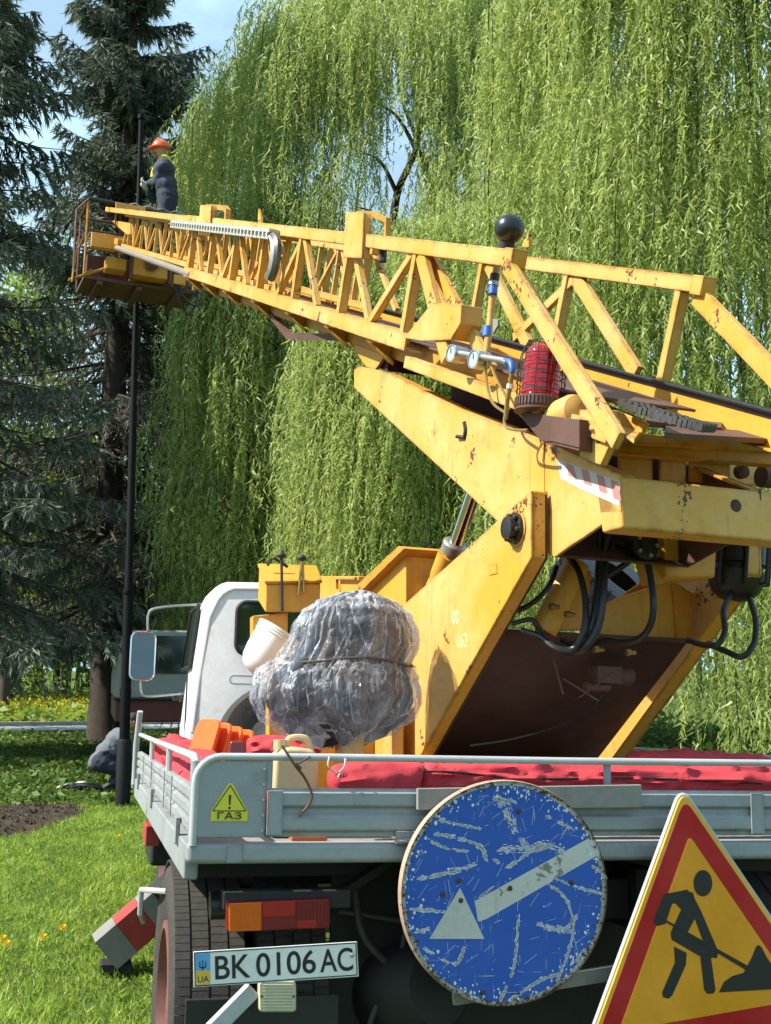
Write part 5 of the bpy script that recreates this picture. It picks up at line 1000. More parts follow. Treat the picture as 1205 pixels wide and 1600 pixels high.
    mb.add(hv, [(i * n + j, i * n + (j + 1) % n, (i + 1) * n + (j + 1) % n, (i + 1) * n + j) for i in range(mm) for j in range(n)])
    for s in (-1, 1):
        mb.mi = 2; mb.sph(hc_ + lr * s * .078 - lk * .005 + lu * .0, .026, 10, 7, (.5, .8, 1.2)); mb.mi = 5; mb.sph(hc_ + lr * s * .030 + lk * .083 + lu * .012, .010, 8, 6)
    mb.mi = 5; mb.tube([hc_ + lr * x + lk * (.086 - abs(x) * .3) + lu * -.052 for x in (-.024, 0, .024)], .0035, 5)
    # hands: palm, four unequal fingers, side thumb
    for s in 'LR':
        w = W['wrist' + s]; d = (w - W['elbow' + s]).normalized(); gd = V(grip[s]) if grip and s in grip else V((0, 0, -1)); sd = d.cross(gd).normalized(); pn = sd.cross(d).normalized()
        mb.mi = 4; mb.tube([w - d * .03, w + d * .02, w + d * .06, w + d * .095], [.033, .036, .042, .036], 8)
        for q, L_ in enumerate((.066, .076, .072, .056)):
            b0 = w + d * .09 + sd * (.030 - q * .020); mb.tube([b0, b0 + d * L_ * .45 + pn * .006, b0 + d * L_ * .75 - pn * .02 * -1, b0 + d * L_ * .8 + pn * .045], [.0105, .010, .009, .007], 6)
        b0 = w + d * .035 + sd * .035; mb.tube([b0, b0 + sd * .025 + d * .03, b0 + sd * .022 + d * .055 + pn * .02], [.013, .012, .009], 6)
    body = mb.build('body', [cloth, trous, skin, boot, hand_m, M['printblack']], root, ang=180)
    return root, W, hc_, lr, lk, lu
# the worker on the platform
ft = pk(.24, 0, .03); fw_w = TM @ ft; target = WY(257, 420, fw_w.y); base = V((target.x, fw_w.y, WY(252, 219, fw_w.y).z - 1.775))
stp = TI @ base; pbox((stp - pc).dot(es) - .28, (stp - pc).dot(es) + .28, .035, (stp - pc).dot(ez_) - .0, -.1, .34, 'standing_step', M['brown'])
fd = (-RT * .93 - FW * .20); fd.z = 0; fd.normalize()
rg = fd.cross(V((0, 0, 1)))
def loc(P_): d = V(P_) - base; return (d.dot(rg), d.dot(fd), d.z)
h1 = V((pole_xy.x + .09, pole_xy.y - .05, WY(219, 277, base.y).z)); h2 = V((pole_xy.x + .09, pole_xy.y - .10, WY(226, 287, base.y).z))
J = dict(pelvis=(0, -.02, .96), belly=(0, .0, 1.12), chest=(0, .04, 1.32), neckb=(0, .05, 1.46), neck=(0, .06, 1.53), head=(0, .085, 1.635), shoulderL=(-.175, .045, 1.36), shoulderR=(.175, .045, 1.36), hipL=(-.10, -.02, .90), hipR=(.10, -.02, .90), kneeL=(-.11, .06, .5), kneeR=(.11, .0, .5), ankleL=(-.12, .0, .09), ankleR=(.13, -.04, .09), toeL=(-.14, .17, .035), toeR=(.16, .13, .035))
w1, w2 = V(loc(h1)), V(loc(h2))
def reach(s, w, bend):
    s = V(s); d = w - s; L_ = min(d.length, .54); w = s + d.normalized() * L_; mid = (s + w) / 2 + V(bend) * math.sqrt(max(.0009, .0784 - (L_ / 2) ** 2)); return tuple(mid), tuple(w)
J['elbowL'], J['wristL'] = reach(J['shoulderL'], w1, (-.55, -.2, -.8)); J['elbowR'], J['wristR'] = reach(J['shoulderR'], w2, (.4, 0, -.9))
wk, W_, hc_, lr, lk, lu = figure('person', 'worker in dark overalls with yellow yoke and orange hard hat on the raised platform', base, fd, J, navy, navy2, glove, look=(-RT * .66 - FW * .75), grip={'L': (1, 0, 0), 'R': (1, 0, 0)})
hat = MB(); hp0 = hc_ + lu * .022
prof = [(.125 * math.cos(t), .125 * math.sin(t)) for t in [k * math.pi / 20 for k in range(0, 10)]] + [(.004, .125)]
hat.lathe(hp0, lu, [(.118, -.012), (.132, -.004)] + prof, 26)
hat.prism([hp0 + lk * (.10 + .075 * math.cos(a)) * 1 + lr * .115 * math.sin(a) - lu * .004 for a in [R(-90 + 18 * k) for k in range(11)]], -lu * .010)
hat.tube([hp0 + lk * (.125 * math.cos(t)) + lu * .128 * math.sin(t) for t in [R(20 + 14 * k) for k in range(11)]], .012, 6)
hat.build('hard_hat', plain('orange_helmet', (.72, .11, .035), .35, 0, .12, 14, 0), wk)
m = MB(); yk = [W_['shoulderL'], W_['neckb'], W_['shoulderR']]
nb_ = W_['neckb']; m.tube(smooth_pts([yk[0] + V((0, 0, .062)), yk[0].lerp(nb_, .5) + V((0, 0, .062)) - fd * .02, nb_ - fd * .05 + V((0, 0, .015)), nb_.lerp(yk[2], .5) + V((0, 0, .062)) - fd * .02, yk[2] + V((0, 0, .062))], 5), .066, 10); m.tube(smooth_pts([yk[0].lerp(nb_, .7) + fd * .06, nb_ + fd * .12 - V((0, 0, .12)), nb_ + fd * .135 - V((0, 0, .22))], 4), .03, 8); m.build('jacket_yoke', hivis, wk)
# the worker crouching at the post
cb0 = GW(172, 1240); cb0.z = 0
fd2 = (RT * .75 + FW * .35); fd2.z = 0; fd2.normalize()
J2 = dict(pelvis=(0, -.16, .44), belly=(0, -.06, .58), chest=(0, .08, .74), neckb=(0, .18, .86), neck=(0, .22, .92), head=(0, .30, 1.0), shoulderL=(-.18, .12, .82), shoulderR=(.18, .12, .82), elbowL=(-.24, .26, .58), elbowR=(.24, .26, .58), wristL=(-.13, .47, .50), wristR=(.13, .47, .46), hipL=(-.11, -.14, .42), hipR=(.11, -.14, .42), kneeL=(-.2, .25, .46), kneeR=(.2, .25, .30), ankleL=(-.17, .02, .09), ankleR=(.16, -.12, .09), toeL=(-.19, .2, .04), toeR=(.18, .06, .04))
w2_, W2, hc2, lr2, lk2, lu2 = figure('person', 'worker in faded grey jacket crouching at the foot of the black post', cb0, fd2, J2, greyj, navy2, skin, look=(fd2 + V((0, 0, -.5))), grip={'L': (0, 0, -1), 'R': (0, 0, -1)})
m = MB(); m.lathe(hc2 - lu2 * .0 - lk2 * .012, lu2, [(.088, .0), (.098, .03), (.088, .08), (.05, .118), (.005, .13)], 20); m.build('hair', hairm, w2_)
m = MB(); m.cyl(W2['wristL'] - V((0, 0, .03)), W2['wristL'] + fd2 * .14 - V((0, 0, .05)), .018, 8); tag(m.build('hand_tool', plain('blue_plastic_grip', (.06, .05, .4), .5)), 'small blue-gripped tool in the crouching worker\'s hand', 'tool')

# ================================================================ van parked beyond
vb0 = GW(290, 1200); vy = vb0.y; vx = WY(290, 1100, vy).x
van = thing('parked_van', 'pale grey van with dark glass and dark red lower panel behind the cab mirror', 'van', (vx, vy, 0))
def VX(x): return WY(x, 1080, vy).x
def VZ(y): return WY(290, y, vy).z
xl, xr = VX(180), VX(395); zr = VZ(985); zg = VZ(1055); zl = VZ(1092); zb = VZ(1128)
vg = plain('pale_van_paint', (.26, .275, .275), .35, 0, .15, 4, 0); vr = plain('dark_red_panel', (.12, .018, .015), .5, 0, .2, 5, 0)
m = MB(); sec = [V((xl, 0, zl)), V((xl, 0, zg)), V((xl + .1, 0, zr - .1)), V((xl + .25, 0, zr)), V((xr - .25, 0, zr)), V((xr - .1, 0, zr - .1)), V((xr, 0, zg)), V((xr, 0, zl))]
m.prism([p + V((0, vy, 0)) for p in sec], (0, 4.2, 0)); vbody = m.build('van_body', vg, van, .05)
m = MB(); m.box(xl + .01, xr - .01, vy + .02, vy + 4.1, zb, zl + .01); m.build('lower_panel', vr, van, .03)
m = MB(); m.prism([V((xl + .16, vy - .006, zg + .02)), V((xr - .16, vy - .006, zg + .02)), V((xr - .24, vy - .006, zr - .1)), V((xl + .24, vy - .006, zr - .1))], (0, .004, 0)); m.build('rear_glass', M['glassdark'], van)
m = MB(); m.box(xl - .02, xr + .02, vy - .08, vy + .02, zl - .02, zl + .03); m.build('bumper', M['black'], van, .02)
for s_ in (xl + .18, xr - .18):
    m = MB(); m.box(s_ - .1, s_ + .1, vy - .02, vy + .01, zl + .06, zl + .2); m.build('lamp_unit', M['dkredlens'], van, .015)
for wx in (xl + .15, xr - .15):
    for wy in (vy + .8, vy + 3.3):
        m = MB(); m.lathe((wx, wy, .34), (1, 0, 0), [(.2, -.11), (.32, -.11), (.34, -.08), (.34, .08), (.32, .11), (.2, .11)], 28); m.build('wheel', M['black'], van)
# ================================================================ ground
def leafmat(name, dark, light, trans=.35, rough=.55, tcol=None, spec=.3):
    m, t, b = newmat(name); out = [n for n in t.nodes if n.type == 'OUTPUT_MATERIAL'][0]
    at = N(t, 'Attribute'); at.attribute_name = 'rnd'; c = mix(t, at.outputs['Fac'], dark, light); t.links.new(c, b.inputs['Base Color']); b.inputs['Roughness'].default_value = rough; b.inputs['Specular IOR Level'].default_value = spec
    tr = N(t, 'BsdfTranslucent'); t.links.new(mix(t, .6, c, tcol or light, 'MIX'), tr.inputs[0]); ms = N(t, 'MixShader'); ms.inputs[0].default_value = trans
    t.links.new(b.outputs[0], ms.inputs[1]); t.links.new(tr.outputs[0], ms.inputs[2]); t.links.new(ms.outputs[0], out.inputs[0]); return m
def unit(a): return a / np.maximum(np.linalg.norm(a, axis=1, keepdims=True), 1e-9)
def leaves(name, P, D, L, W, rnd, mat, parent=None, kind=None, fold=.25, midp=.45, tri=False):
    n = len(P); D = unit(D); S_ = unit(np.cross(D, RNG.normal(size=(n, 3)))); U = np.cross(S_, D); L = np.broadcast_to(np.asarray(L, float), n)[:, None]; W = np.broadcast_to(np.asarray(W, float), n)[:, None]
    mid = P + D * L * midp
    nv = 3 if tri else 4
    if tri: vs = np.stack([P + S_ * W / 2, P + D * L + U * W * fold, P - S_ * W / 2], 1).reshape(-1, 3)
    else: vs = np.stack([P, mid + S_ * W / 2 + U * W * fold, P + D * L - U * W * fold * .5, mid - S_ * W / 2 + U * W * fold], 1).reshape(-1, 3)
    me = bpy.data.meshes.new(name); me.vertices.add(nv * n); me.loops.add(nv * n); me.polygons.add(n)
    me.vertices.foreach_set('co', vs.astype(np.float32).ravel()); me.loops.foreach_set('vertex_index', np.arange(nv * n, dtype=np.int32)); me.polygons.foreach_set('loop_start', np.arange(0, nv * n, nv, dtype=np.int32))
    at = me.attributes.new('rnd', 'FLOAT', 'POINT'); at.data.foreach_set('value', np.repeat(np.clip(rnd, 0, 1), nv).astype(np.float32)); me.materials.append(mat); me.update(calc_edges=True)
    o = link(name, me, parent)
    if kind: o['kind'] = kind
    return o
gm, t_, b_ = newmat('lawn_soil'); co = coords(t_); g1 = nse(t_, co, .45, 4); g2 = nse(t_, co, 9, 6, .7)
cc = mix(t_, ramp(t_, g2, .3, .7), (.05, .075, .014), (.11, .15, .03)); cc = mix(t_, ramp(t_, g1, .58, .78), cc, (.075, .06, .035)); t_.links.new(cc, b_.inputs['Base Color']); b_.inputs['Roughness'].default_value = .95; b_.inputs['Specular IOR Level'].default_value = .1
bp_ = N(t_, 'Bump', Strength=.8, Distance=.05); t_.links.new(g2, bp_.inputs['Height']); t_.links.new(bp_.outputs[0], b_.inputs['Normal'])
m = MB(); ng = 60; xs_ = [-600, -300, -150, -90] + [-60 + 120 * i / ng for i in range(ng + 1)] + [90, 150, 300, 600]; ysq = [-600, -300, -100, -40] + [-20 + 140 * i / ng for i in range(ng + 1)] + [160, 250, 400, 900]
def gh(x, y): return -.012 + .05 * noise.noise(V((x * .25, y * .25, 0))) * min(1, max(0, (y - 12) / 12)) if abs(x) < 70 and y < 130 else -.012
m.add([V((x, y, gh(x, y))) for y in ysq for x in xs_], [(j * len(xs_) + i, j * len(xs_) + i + 1, (j + 1) * len(xs_) + i + 1, (j + 1) * len(xs_) + i) for j in range(len(ysq) - 1) for i in range(len(xs_) - 1)])
gr = m.build('ground', gm, ang=90); gr['kind'] = 'structure'
pa, pb = GW(-60, 1141), GW(230, 1138)
m = MB(); m.prism([V((-45, 33.5, .02)), V((6, 36.0, .02)), V((6, 38.6, .02)), V((-45, 36.2, .02))], (0, 0, .04)); pth = m.build('path', M['concrete']); pth['kind'] = 'structure'
m = MB(); m.prism([V((-45, 36.25, .0)), V((6, 38.65, .0)), V((6, 38.83, .0)), V((-45, 36.43, .0))], (0, 0, .18)); kb = m.build('kerb', M['concrete'], pth)
# bare soil by the post
soilm = plain('turned_soil', (.065, .05, .036), .98, 0, .5, 9, .9, .1)
m = MB(); sx, sy = 34, 40; cs = GW(60, 1285)
def soil_h(u, v): r = math.hypot(u, v); return max(-.05, .13 * (1 - r * r) + .05 * noise.noise(V((u * 5, v * 5, 1))) - .01)
vs = []
for j in range(sy + 1):
    for i in range(sx + 1):
        u, v = -1.2 + 2.4 * i / sx, -1.2 + 2.4 * j / sy; vs.append(V((cs.x + u * .75 + v * .6 - .40, cs.y + v * 1.9, soil_h(u, v))))
m.add(vs, [(j * (sx + 1) + i, j * (sx + 1) + i + 1, (j + 1) * (sx + 1) + i + 1, (j + 1) * (sx + 1) + i) for j in range(sy) for i in range(sx)])
so_ = m.build('bare_soil', soilm, ang=90); so_['kind'] = 'structure'
m = MB()
for k in range(900):
    u, v = random.gauss(0, .55), random.gauss(0, .55)
    if math.hypot(u, v) > 1.15: continue
    p = V((cs.x + u * .75 + v * .6 - .40, cs.y + v * 1.9, soil_h(u, v) + .012)); s = random.uniform(.008, .035)
    m.add([p + V((random.uniform(-s, s), random.uniform(-s, s), s * random.uniform(.3, .8))) for _ in range(1)] + [p + V((s * math.cos(a) * random.uniform(.6, 1.2), s * math.sin(a) * random.uniform(.6, 1.2), -s * .5)) for a in (0, 1.26, 2.5, 3.77, 5.03)], [(0, 1, 2), (0, 2, 3), (0, 3, 4), (0, 4, 5), (0, 5, 1)])
m.build('soil_clods', soilm, so_, kind='stuff')
# things lying by the soil
a_, b_2 = GW(18, 1247), GW(64, 1231); m = MB(); m.tube([a_ + V((0, 0, .05)), b_2 + V((0, 0, .10))], .035, 10); tag(m.build('pipe', plain('pale_grey_pipe', (.22, .25, .23), .5)), 'pale grey pipe lying at the edge of the bare soil', 'pipe')
m = MB(); c0 = GW(140, 1240)
for k in range(9): m.tube(smooth_pts([c0 + V((random.uniform(-.6, -.3), random.uniform(-.3, .3), .03)), c0 + V((random.uniform(-.2, 0), random.uniform(-.3, .3), .12 + .04 * random.random())), c0 + V((random.uniform(.2, .4), random.uniform(-.3, .3), .05))], 6), .02, 6)
tag(m.build('cable_heap', M['hose']), 'heap of black cable beside the crouching worker', 'cable')
# grass
gmat = leafmat('grass_blades', (.07, .15, .02), (.43, .54, .10), .47, .5, (.36, .5, .06))
dkg = leafmat('ground_cover_leaves', (.045, .09, .016), (.14, .22, .04), .35, .5, (.18, .27, .05))
def scatter_blades(name, x0, x1, y0, y1, n, l0, l1, w, mat=gmat, keep=None, lean=.55, kind='stuff', z=0.0):
    P = np.stack([RNG.uniform(x0, x1, n), RNG.uniform(y0, y1, n), np.full(n, z)], 1)
    if keep is not None: P = P[keep(P)]
    n = len(P); D = np.stack([RNG.normal(0, lean, n), RNG.normal(0, lean, n), np.ones(n)], 1)
    cl = np.array([noise.noise(V((p[0] * 1.7, p[1] * 1.2, 0))) for p in P]); f = np.array([noise.noise(V((p[0] * 9, p[1] * 5, 4))) for p in P])
    L = RNG.uniform(l0, l1, n) * (1 + .8 * cl + .5 * f).clip(.25, 2.2)
    return leaves(name, P, D, L, RNG.uniform(.7, 1.3, n) * w, .40 + .45 * cl + .55 * f + RNG.normal(0, .24, n), mat, None, kind, .1, .35)
offsoil = lambda P: (((P[:, 0] - cs.x + .40 - (P[:, 1] - cs.y) / 1.9 * .6) / .75) ** 2 + ((P[:, 1] - cs.y) / 1.9) ** 2) > RNG.uniform(.75, 1.15, len(P))
scatter_blades('grass', -1.6, 1.0, 5.6, 17.5, 80000, .025, .085, .010, keep=offsoil, lean=.85)
scatter_blades('grass', -7, -1.6, 4.5, 17.5, 26000, .06, .13, .014, keep=offsoil)
scatter_blades('grass', 2.9, 14, 5, 24, 26000, .10, .22, .03)
scatter_blades('grass', -1.6, 3.0, 2.5, 5.6, 9000, .05, .12, .012)
# broad weedy leaves in the shade
def weeds(name, x0, x1, y0, y1, n, l0, l1, zmax, mat, lab=None):
    P = np.stack([RNG.uniform(x0, x1, n), RNG.uniform(y0, y1, n), np.zeros(n)], 1); h = np.array([noise.noise(V((p[0] * .8, p[1] * .6, 7))) for p in P]); P[:, 2] = RNG.uniform(.0, 1, n) * zmax * (.6 + h).clip(.12, 1.4)
    if True: P = P[offsoil(P)]
    n = len(P); D = np.stack([RNG.normal(0, 1, n), RNG.normal(0, 1, n), RNG.uniform(-.3, .7, n)], 1); L = RNG.uniform(l0, l1, n)
    return leaves(name, P, D, L, L * .55, RNG.uniform(0, 1, n) * .8 + .2 * (P[:, 2] / zmax), mat, None, 'stuff')
weeds('ground_cover', -5, 2.6, 16.2, 33, 34000, .07, .16, .24, dkg)
weeds('ground_cover', 2.6, 16, 16, 34, 14000, .14, .3, .5, dkg)
mead = leafmat('meadow_leaves', (.12, .19, .025), (.3, .38, .05), .4, .5); yel = leafmat('yellow_petals', (.34, .27, .01), (.55, .44, .03), .25, .6)
weeds('meadow', -22, 6, 39, 84, 26000, .2, .5, .5, mead)
P = np.stack([RNG.uniform(-20, 5.5, 9000), RNG.uniform(40, 62, 9000), RNG.uniform(.3, .62, 9000)], 1); keep = np.array([noise.noise(V((p[0] * .25, p[1] * .2, 2))) for p in P]) > -.12; P = P[keep]
leaves('meadow_flowers', P, RNG.normal(0, 1, P.shape) + [0, 0, .6], RNG.uniform(.07, .15, len(P)), .09, RNG.uniform(0, 1, len(P)), yel, None, 'stuff')
# dandelions in the lawn
for k, (x, y, lab) in enumerate(((97, 1451, 'yellow dandelion alone in the lawn, nearest the outrigger'), (66, 1466, 'small yellow dandelion just left of the lone one'), (3, 1468, 'yellow dandelion at the left edge of the picture, upper of the pair'), (9, 1476, 'yellow dandelion at the left edge of the picture, lower of the pair'), (184, 1308, 'faint yellow dandelion far up the lawn by the bed side'))):
    g = GW(x, y, .09); d = thing('dandelion', lab, 'flower', (g.x, g.y, 0), 'dandelions in the lawn'); m = MB(); m.tube([V((g.x, g.y, 0)), V((g.x + .006, g.y, .088))], .0025, 5); m.build('stem', gmat, d)
    m = MB()
    for j in range(26):
        a = j * 2.4; rr = .004 + .024 * math.sqrt(j / 26); c = V((g.x + .006, g.y, .088)); q = c + V((math.cos(a) * rr, math.sin(a) * rr * .8 - .012, .034 - rr * .9 + math.sin(a) * rr * .6)); tn = V((-math.sin(a), math.cos(a), 0)) * .004
        m.add([c, q - tn, q + V((math.cos(a) * .004, math.sin(a) * .004, .003)), q + tn], [(0, 1, 2, 3)])
    m.build('flower_head', plain('dandelion_yellow', (.75, .5, .01), .7, 0, .1, 30, 0), d)

# ================================================================ trees
barkW = plain('willow_bark', (.045, .036, .027), .95, 0, .5, 7, .9, .2); barkS = plain('spruce_bark', (.065, .052, .042), .95, 0, .5, 9, .9, .2); barkM = plain('mossy_bark', (.06, .06, .03), .95, 0, .5, 9, .9, .2)
def limb(mb, p, d, L, r, depth, tips, seed, up=.25, n=7):
    pts = [V(p)]; rs = [r]; d = V(d).normalized()
    for i in range(n):
        d = (d + V((noise.noise(V((seed * 1.37, i * .9, 0))), noise.noise(V((i * .9, seed * 1.37, 3))), noise.noise(V((5, i * .9, seed * 1.37))) * .6 + up * .12)) * .75).normalized(); pts.append(pts[-1] + d * L / n); rs.append(r * (1 - .62 * (i + 1) / n))
    mb.tube(pts, rs, 8 if depth > 1 else 6, caps=False); tips.append(pts[-1])
    if depth:
        for k in range(3 if depth > 1 else 2):
            i = random.randint(n // 2, n); nd = (d + V((random.uniform(-1, 1), random.uniform(-1, 1), random.uniform(-.1, .6)))).normalized()
            limb(mb, pts[i], nd, L * random.uniform(.5, .75), rs[i] * .7, depth - 1, tips, seed + 3.1 * k + depth, up)
def willow(label, base, H, Rd, ntress, strands, leafL, leafW, mats, zlow=.6, seed=1, gap=None, hl=(2.2, 4.6), cam_bias=.80, spread=.2, step=.06, tops=.30, stems=()):
    base = V(base); root = thing('willow_tree', label, 'tree', base, 'weeping willows'); mb = MB(); tips = []
    th = H * .22; mb.tube([base + V((0, 0, -.1)), base + V((.1, 0, th * .5)), base + V((.05, .05, th))], [Rd * .085, Rd * .065, Rd * .06], 14)
    for k in range(6):
        a = k * 1.05 + seed; limb(mb, base + V((0, 0, th * random.uniform(.8, 1))), V((math.cos(a) * .32, math.sin(a) * .32, 1)), (H - th) * random.uniform(.30, .42), Rd * .034, 1, tips, seed * 7 + k)
    for pts_, r_ in stems: mb.tube(smooth_pts([base + V(p) for p in pts_], 4), [r_ * (1 - .75 * i / (4 * len(pts_) - 4)) for i in range(4 * len(pts_) - 3)], 7, False)
    mb.build('trunk', barkW, root)
    rs = np.random.default_rng(seed); T0 = []; tl = []
    cdir = math.atan2(-base.y, -base.x)
    for i in range(ntress):
        az = cdir + (rs.normal(0, .85) if rs.random() < cam_bias else rs.uniform(-math.pi, math.pi)); top = rs.random() < tops
        if top: r = Rd * math.sqrt(rs.random()); z = H * (1 - .28 * (r / Rd) ** 2) - abs(rs.normal(0, .3))
        else:
            z = rs.uniform(zlow + 2.2, H * .86); q = min(1, (H - z) / (H * .30)); r = Rd * (math.sin(q * math.pi / 2)) * rs.uniform(.72, 1.04) * (1 + .16 * noise.noise(V((math.cos(az) * 2, math.sin(az) * 2, z * .35 + seed))))
        p = base + V((math.cos(az) * r, math.sin(az) * r, z)); ln = min(rs.uniform(*hl), max(.8, z - zlow * rs.uniform(.4, 1.8)))
        if gap and gap(p, ln): continue
        if noise.noise(V((p.x * .55, p.y * .55, p.z * .30 + seed))) < -.20: continue
        T0.append((p.x, p.y, p.z, math.cos(az), math.sin(az), ln, rs.random(), rs.normal(0, 1)))
    T0 = np.array(T0); S_ = np.repeat(T0, strands, 0); n = len(S_)
    p0 = S_[:, :3] + np.stack([rs.normal(0, spread, n), rs.normal(0, spread, n), rs.normal(0, spread * 1.3, n)], 1); ln = S_[:, 5] * rs.uniform(.55, 1.1, n); K = int(max(ln) / step) + 1
    tt = np.arange(K)[None, :] * step + rs.uniform(0, step, (n, 1)); mask = tt < ln[:, None]
    arch = .38 * (1 - np.exp(-tt / .45)) ; ph = rs.uniform(0, 6.28, (n, 1)); wob = .07 * np.sin(tt * 1.6 + ph) + .07 * tt * rs.normal(0, .5, (n, 1))
    X = p0[:, 0:1] + S_[:, 3:4] * arch + wob; Y = p0[:, 1:2] + S_[:, 4:5] * arch + .05 * np.cos(tt * 1.1 + ph) + .04 * tt * rs.normal(0, .35, (n, 1)); Z = p0[:, 2:3] + .12 * np.sin(np.minimum(tt, 1) * 3.1) * .8 - tt * .93
    rnd = np.broadcast_to((.45 + .20 * S_[:, 7:8] + rs.normal(0, .1, (n, 1))), X.shape); mask &= Z > .05
    if gap: pass
    P = np.stack([X[mask], Y[mask], Z[mask]], 1); N_ = len(P); D = np.stack([rs.normal(0, .62, N_), rs.normal(0, .62, N_), -np.ones(N_) + rs.normal(0, .3, N_)], 1)
    L = leafL * rs.uniform(.6, 1.3, N_); cr = leaves('crown', P, D, L, leafW * rs.uniform(.7, 1.3, N_), rnd[mask] + rs.normal(0, .16, N_), mats, root, tri=True)
    # a few bare twigs among the strands
    mt = MB()
    for i in rs.choice(n, min(n, 500), False):
        pts = [V((X[i, k], Y[i, k], Z[i, k])) for k in range(0, K, max(1, K // 6)) if mask[i, k]]
        if len(pts) > 1: mt.tube(pts, .006 * leafL / .1, 3, False)
    mt.build('twigs', barkW, root, kind='stuff'); return root
wl_ = leafmat('willow_leaves', (.165, .24, .055), (.50, .565, .19), .52, .45, (.50, .58, .15), .35)
def gapB(p, ln): k = p.y / 26; return abs(p.x - .258 * p.y) < .55 * k and p.z > 11.0 * k and p.z - ln < 14.0 * k
willow('tall weeping willow with dark limbs showing through a gap, behind the boom', (6.75, 26, 0), 18.5, 5.0, 1040, 12, .16, .031, wl_, .6, 2, gapB, step=.07, hl=(2.0, 4.2), spread=.22, stems=(([(0, 0, 4), (-.1, 0, 8), (-.35, -.3, 11), (-.3, -.4, 12.4), (.15, -.5, 13.6), (.1, -.5, 15)], .16), ([(0, 0, 4), (.2, 0, 8), (.62, -.3, 11), (.42, -.4, 13.0), (.12, -.5, 13.6), (.45, -.5, 14.6), (.9, -.6, 16)], .17), ([(-.28, -.4, 12.4), (-.7, -.5, 13.1), (-1.2, -.5, 13.3)], .06), ([(.3, -.4, 13.2), (-.3, -.5, 14.2), (-1.0, -.6, 14.5)], .06), ([(.5, -.4, 12.4), (1.0, -.5, 13.0), (1.5, -.5, 14)], .05), ([(-.33, -.3, 11.4), (-.8, -.4, 11.9), (-1.3, -.5, 12.0)], .05), ([(.12, -.5, 13.8), (-.25, -.5, 14.8), (-.3, -.5, 15.8)], .05)))
willow('nearest weeping willow filling the right edge behind the boom root', (8.9, 14.2, 0), 15, 3.6, 860, 13, .125, .0245, wl_, .2, 5, None, step=.052, hl=(1.6, 3.6), spread=.17)
willow('lower bright willow bough hanging behind the red beacon and yellow column', (5.6, 18.6, 0), 9.4, 2.35, 490, 13, .13, .026, wl_, .3, 9, None, step=.052, hl=(1.8, 4.0), spread=.16)
willow('dark shaded willow curtain between the spruces and the cab', (3.4, 23.5, 0), 11.5, 1.9, 260, 12, .16, .036, wl_, 2.3, 14, None, step=.064, hl=(2.0, 4.2), spread=.2)
willow('willow closing the view far behind the truck at right', (16.5, 27, 0), 17, 6.0, 230, 7, .30, .075, wl_, .3, 21, None, step=.11, hl=(2.5, 5), spread=.3)
# ---- spruces
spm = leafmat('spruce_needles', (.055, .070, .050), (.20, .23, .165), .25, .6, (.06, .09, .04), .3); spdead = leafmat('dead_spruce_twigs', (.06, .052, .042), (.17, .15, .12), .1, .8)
def spruce(label, base, H, Rb, z0, seed, dens=1.0, lw=1.0, dead=True, trunk_r=.3):
    base = V(base); root = thing('spruce_tree', label, 'tree', base, 'spruce trees'); rs = np.random.default_rng(seed); mb = MB()
    mb.tube([base + V((.12 * math.sin(z * .3 + seed), 0, z)) for z in np.linspace(-.1, H, 16)], [trunk_r * (1.25 if z < .3 else 1) * max(.04, 1 - z / H) ** .85 for z in np.linspace(-.1, H, 16)], 14); mb.build('trunk', barkS, root)
    wood = MB(); PP = []; DD = []; LL = []; RR = []; DP = []; DDd = []
    z = z0
    while z < H - .3:
        f = 1 - (z - z0) / (H - z0)
        for k in range(rs.integers(5, 8)):
            az = rs.uniform(0, 6.283); L = Rb * (f ** 1.0 * 1.0 + .06) * rs.uniform(.6, 1.12); sl = .35 - .75 * f + rs.normal(0, .1); d = np.array([math.cos(az), math.sin(az), 0]); ts = np.linspace(0, 1, 13)
            bx = base.x + .12 * math.sin(z * .3 + seed)
            pos = np.array([bx, base.y, z]) + d * (ts * L)[:, None]; pos[:, 2] += sl * ts * L * .55 - .28 * L * ts ** 1.5 * (f + .1) + .22 * L * ts ** 3
            wood.tube([V(p) for p in pos[::3]], [.05 * f + .012, .035 * f + .01, .02, .012, .006], 5, False)
            deadb = dead and z < z0 + (H - z0) * .38
            for i in range(1, 13):
                fr = ts[i]
                for sgn in (-1, 1, 0):
                    if rs.random() > dens: continue
                    tl_ = (.28 + .55 * (1 - fr) * min(1, L / 2.5)) * rs.uniform(.6, 1.25); sd = np.array([-d[1], d[0], 0]) * sgn
                    td = unit((d * .55 + sd * .8 + np.array([0, 0, -.55 - .55 * (sgn == 0)]) + rs.normal(0, .14, 3))[None])[0]; m_ = int(20 * tl_ / .5) + 8; q = rs.random(m_)
                    pts = pos[i] + td * (q * tl_)[:, None]; pts[:, 2] -= .18 * q ** 2 * tl_; dr = td + rs.normal(0, .42, (m_, 3)); dr[:, 2] -= .15
                    if deadb and fr < .72 and rs.random() < .75: 
                        DP.append(pts[::2]); DDd.append(dr[::2])
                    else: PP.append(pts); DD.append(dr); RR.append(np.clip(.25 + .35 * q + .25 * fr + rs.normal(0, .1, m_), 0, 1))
        z += .34 + .1 * rs.random()
    wood.build('branches', barkS, root)
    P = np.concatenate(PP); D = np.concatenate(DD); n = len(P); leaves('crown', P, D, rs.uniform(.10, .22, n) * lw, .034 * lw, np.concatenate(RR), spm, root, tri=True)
    if DP: P = np.concatenate(DP); D = np.concatenate(DDd); n = len(P); leaves('dead_twigs', P, D, rs.uniform(.12, .3, n), .018, rs.random(n), spdead, root)
    return root
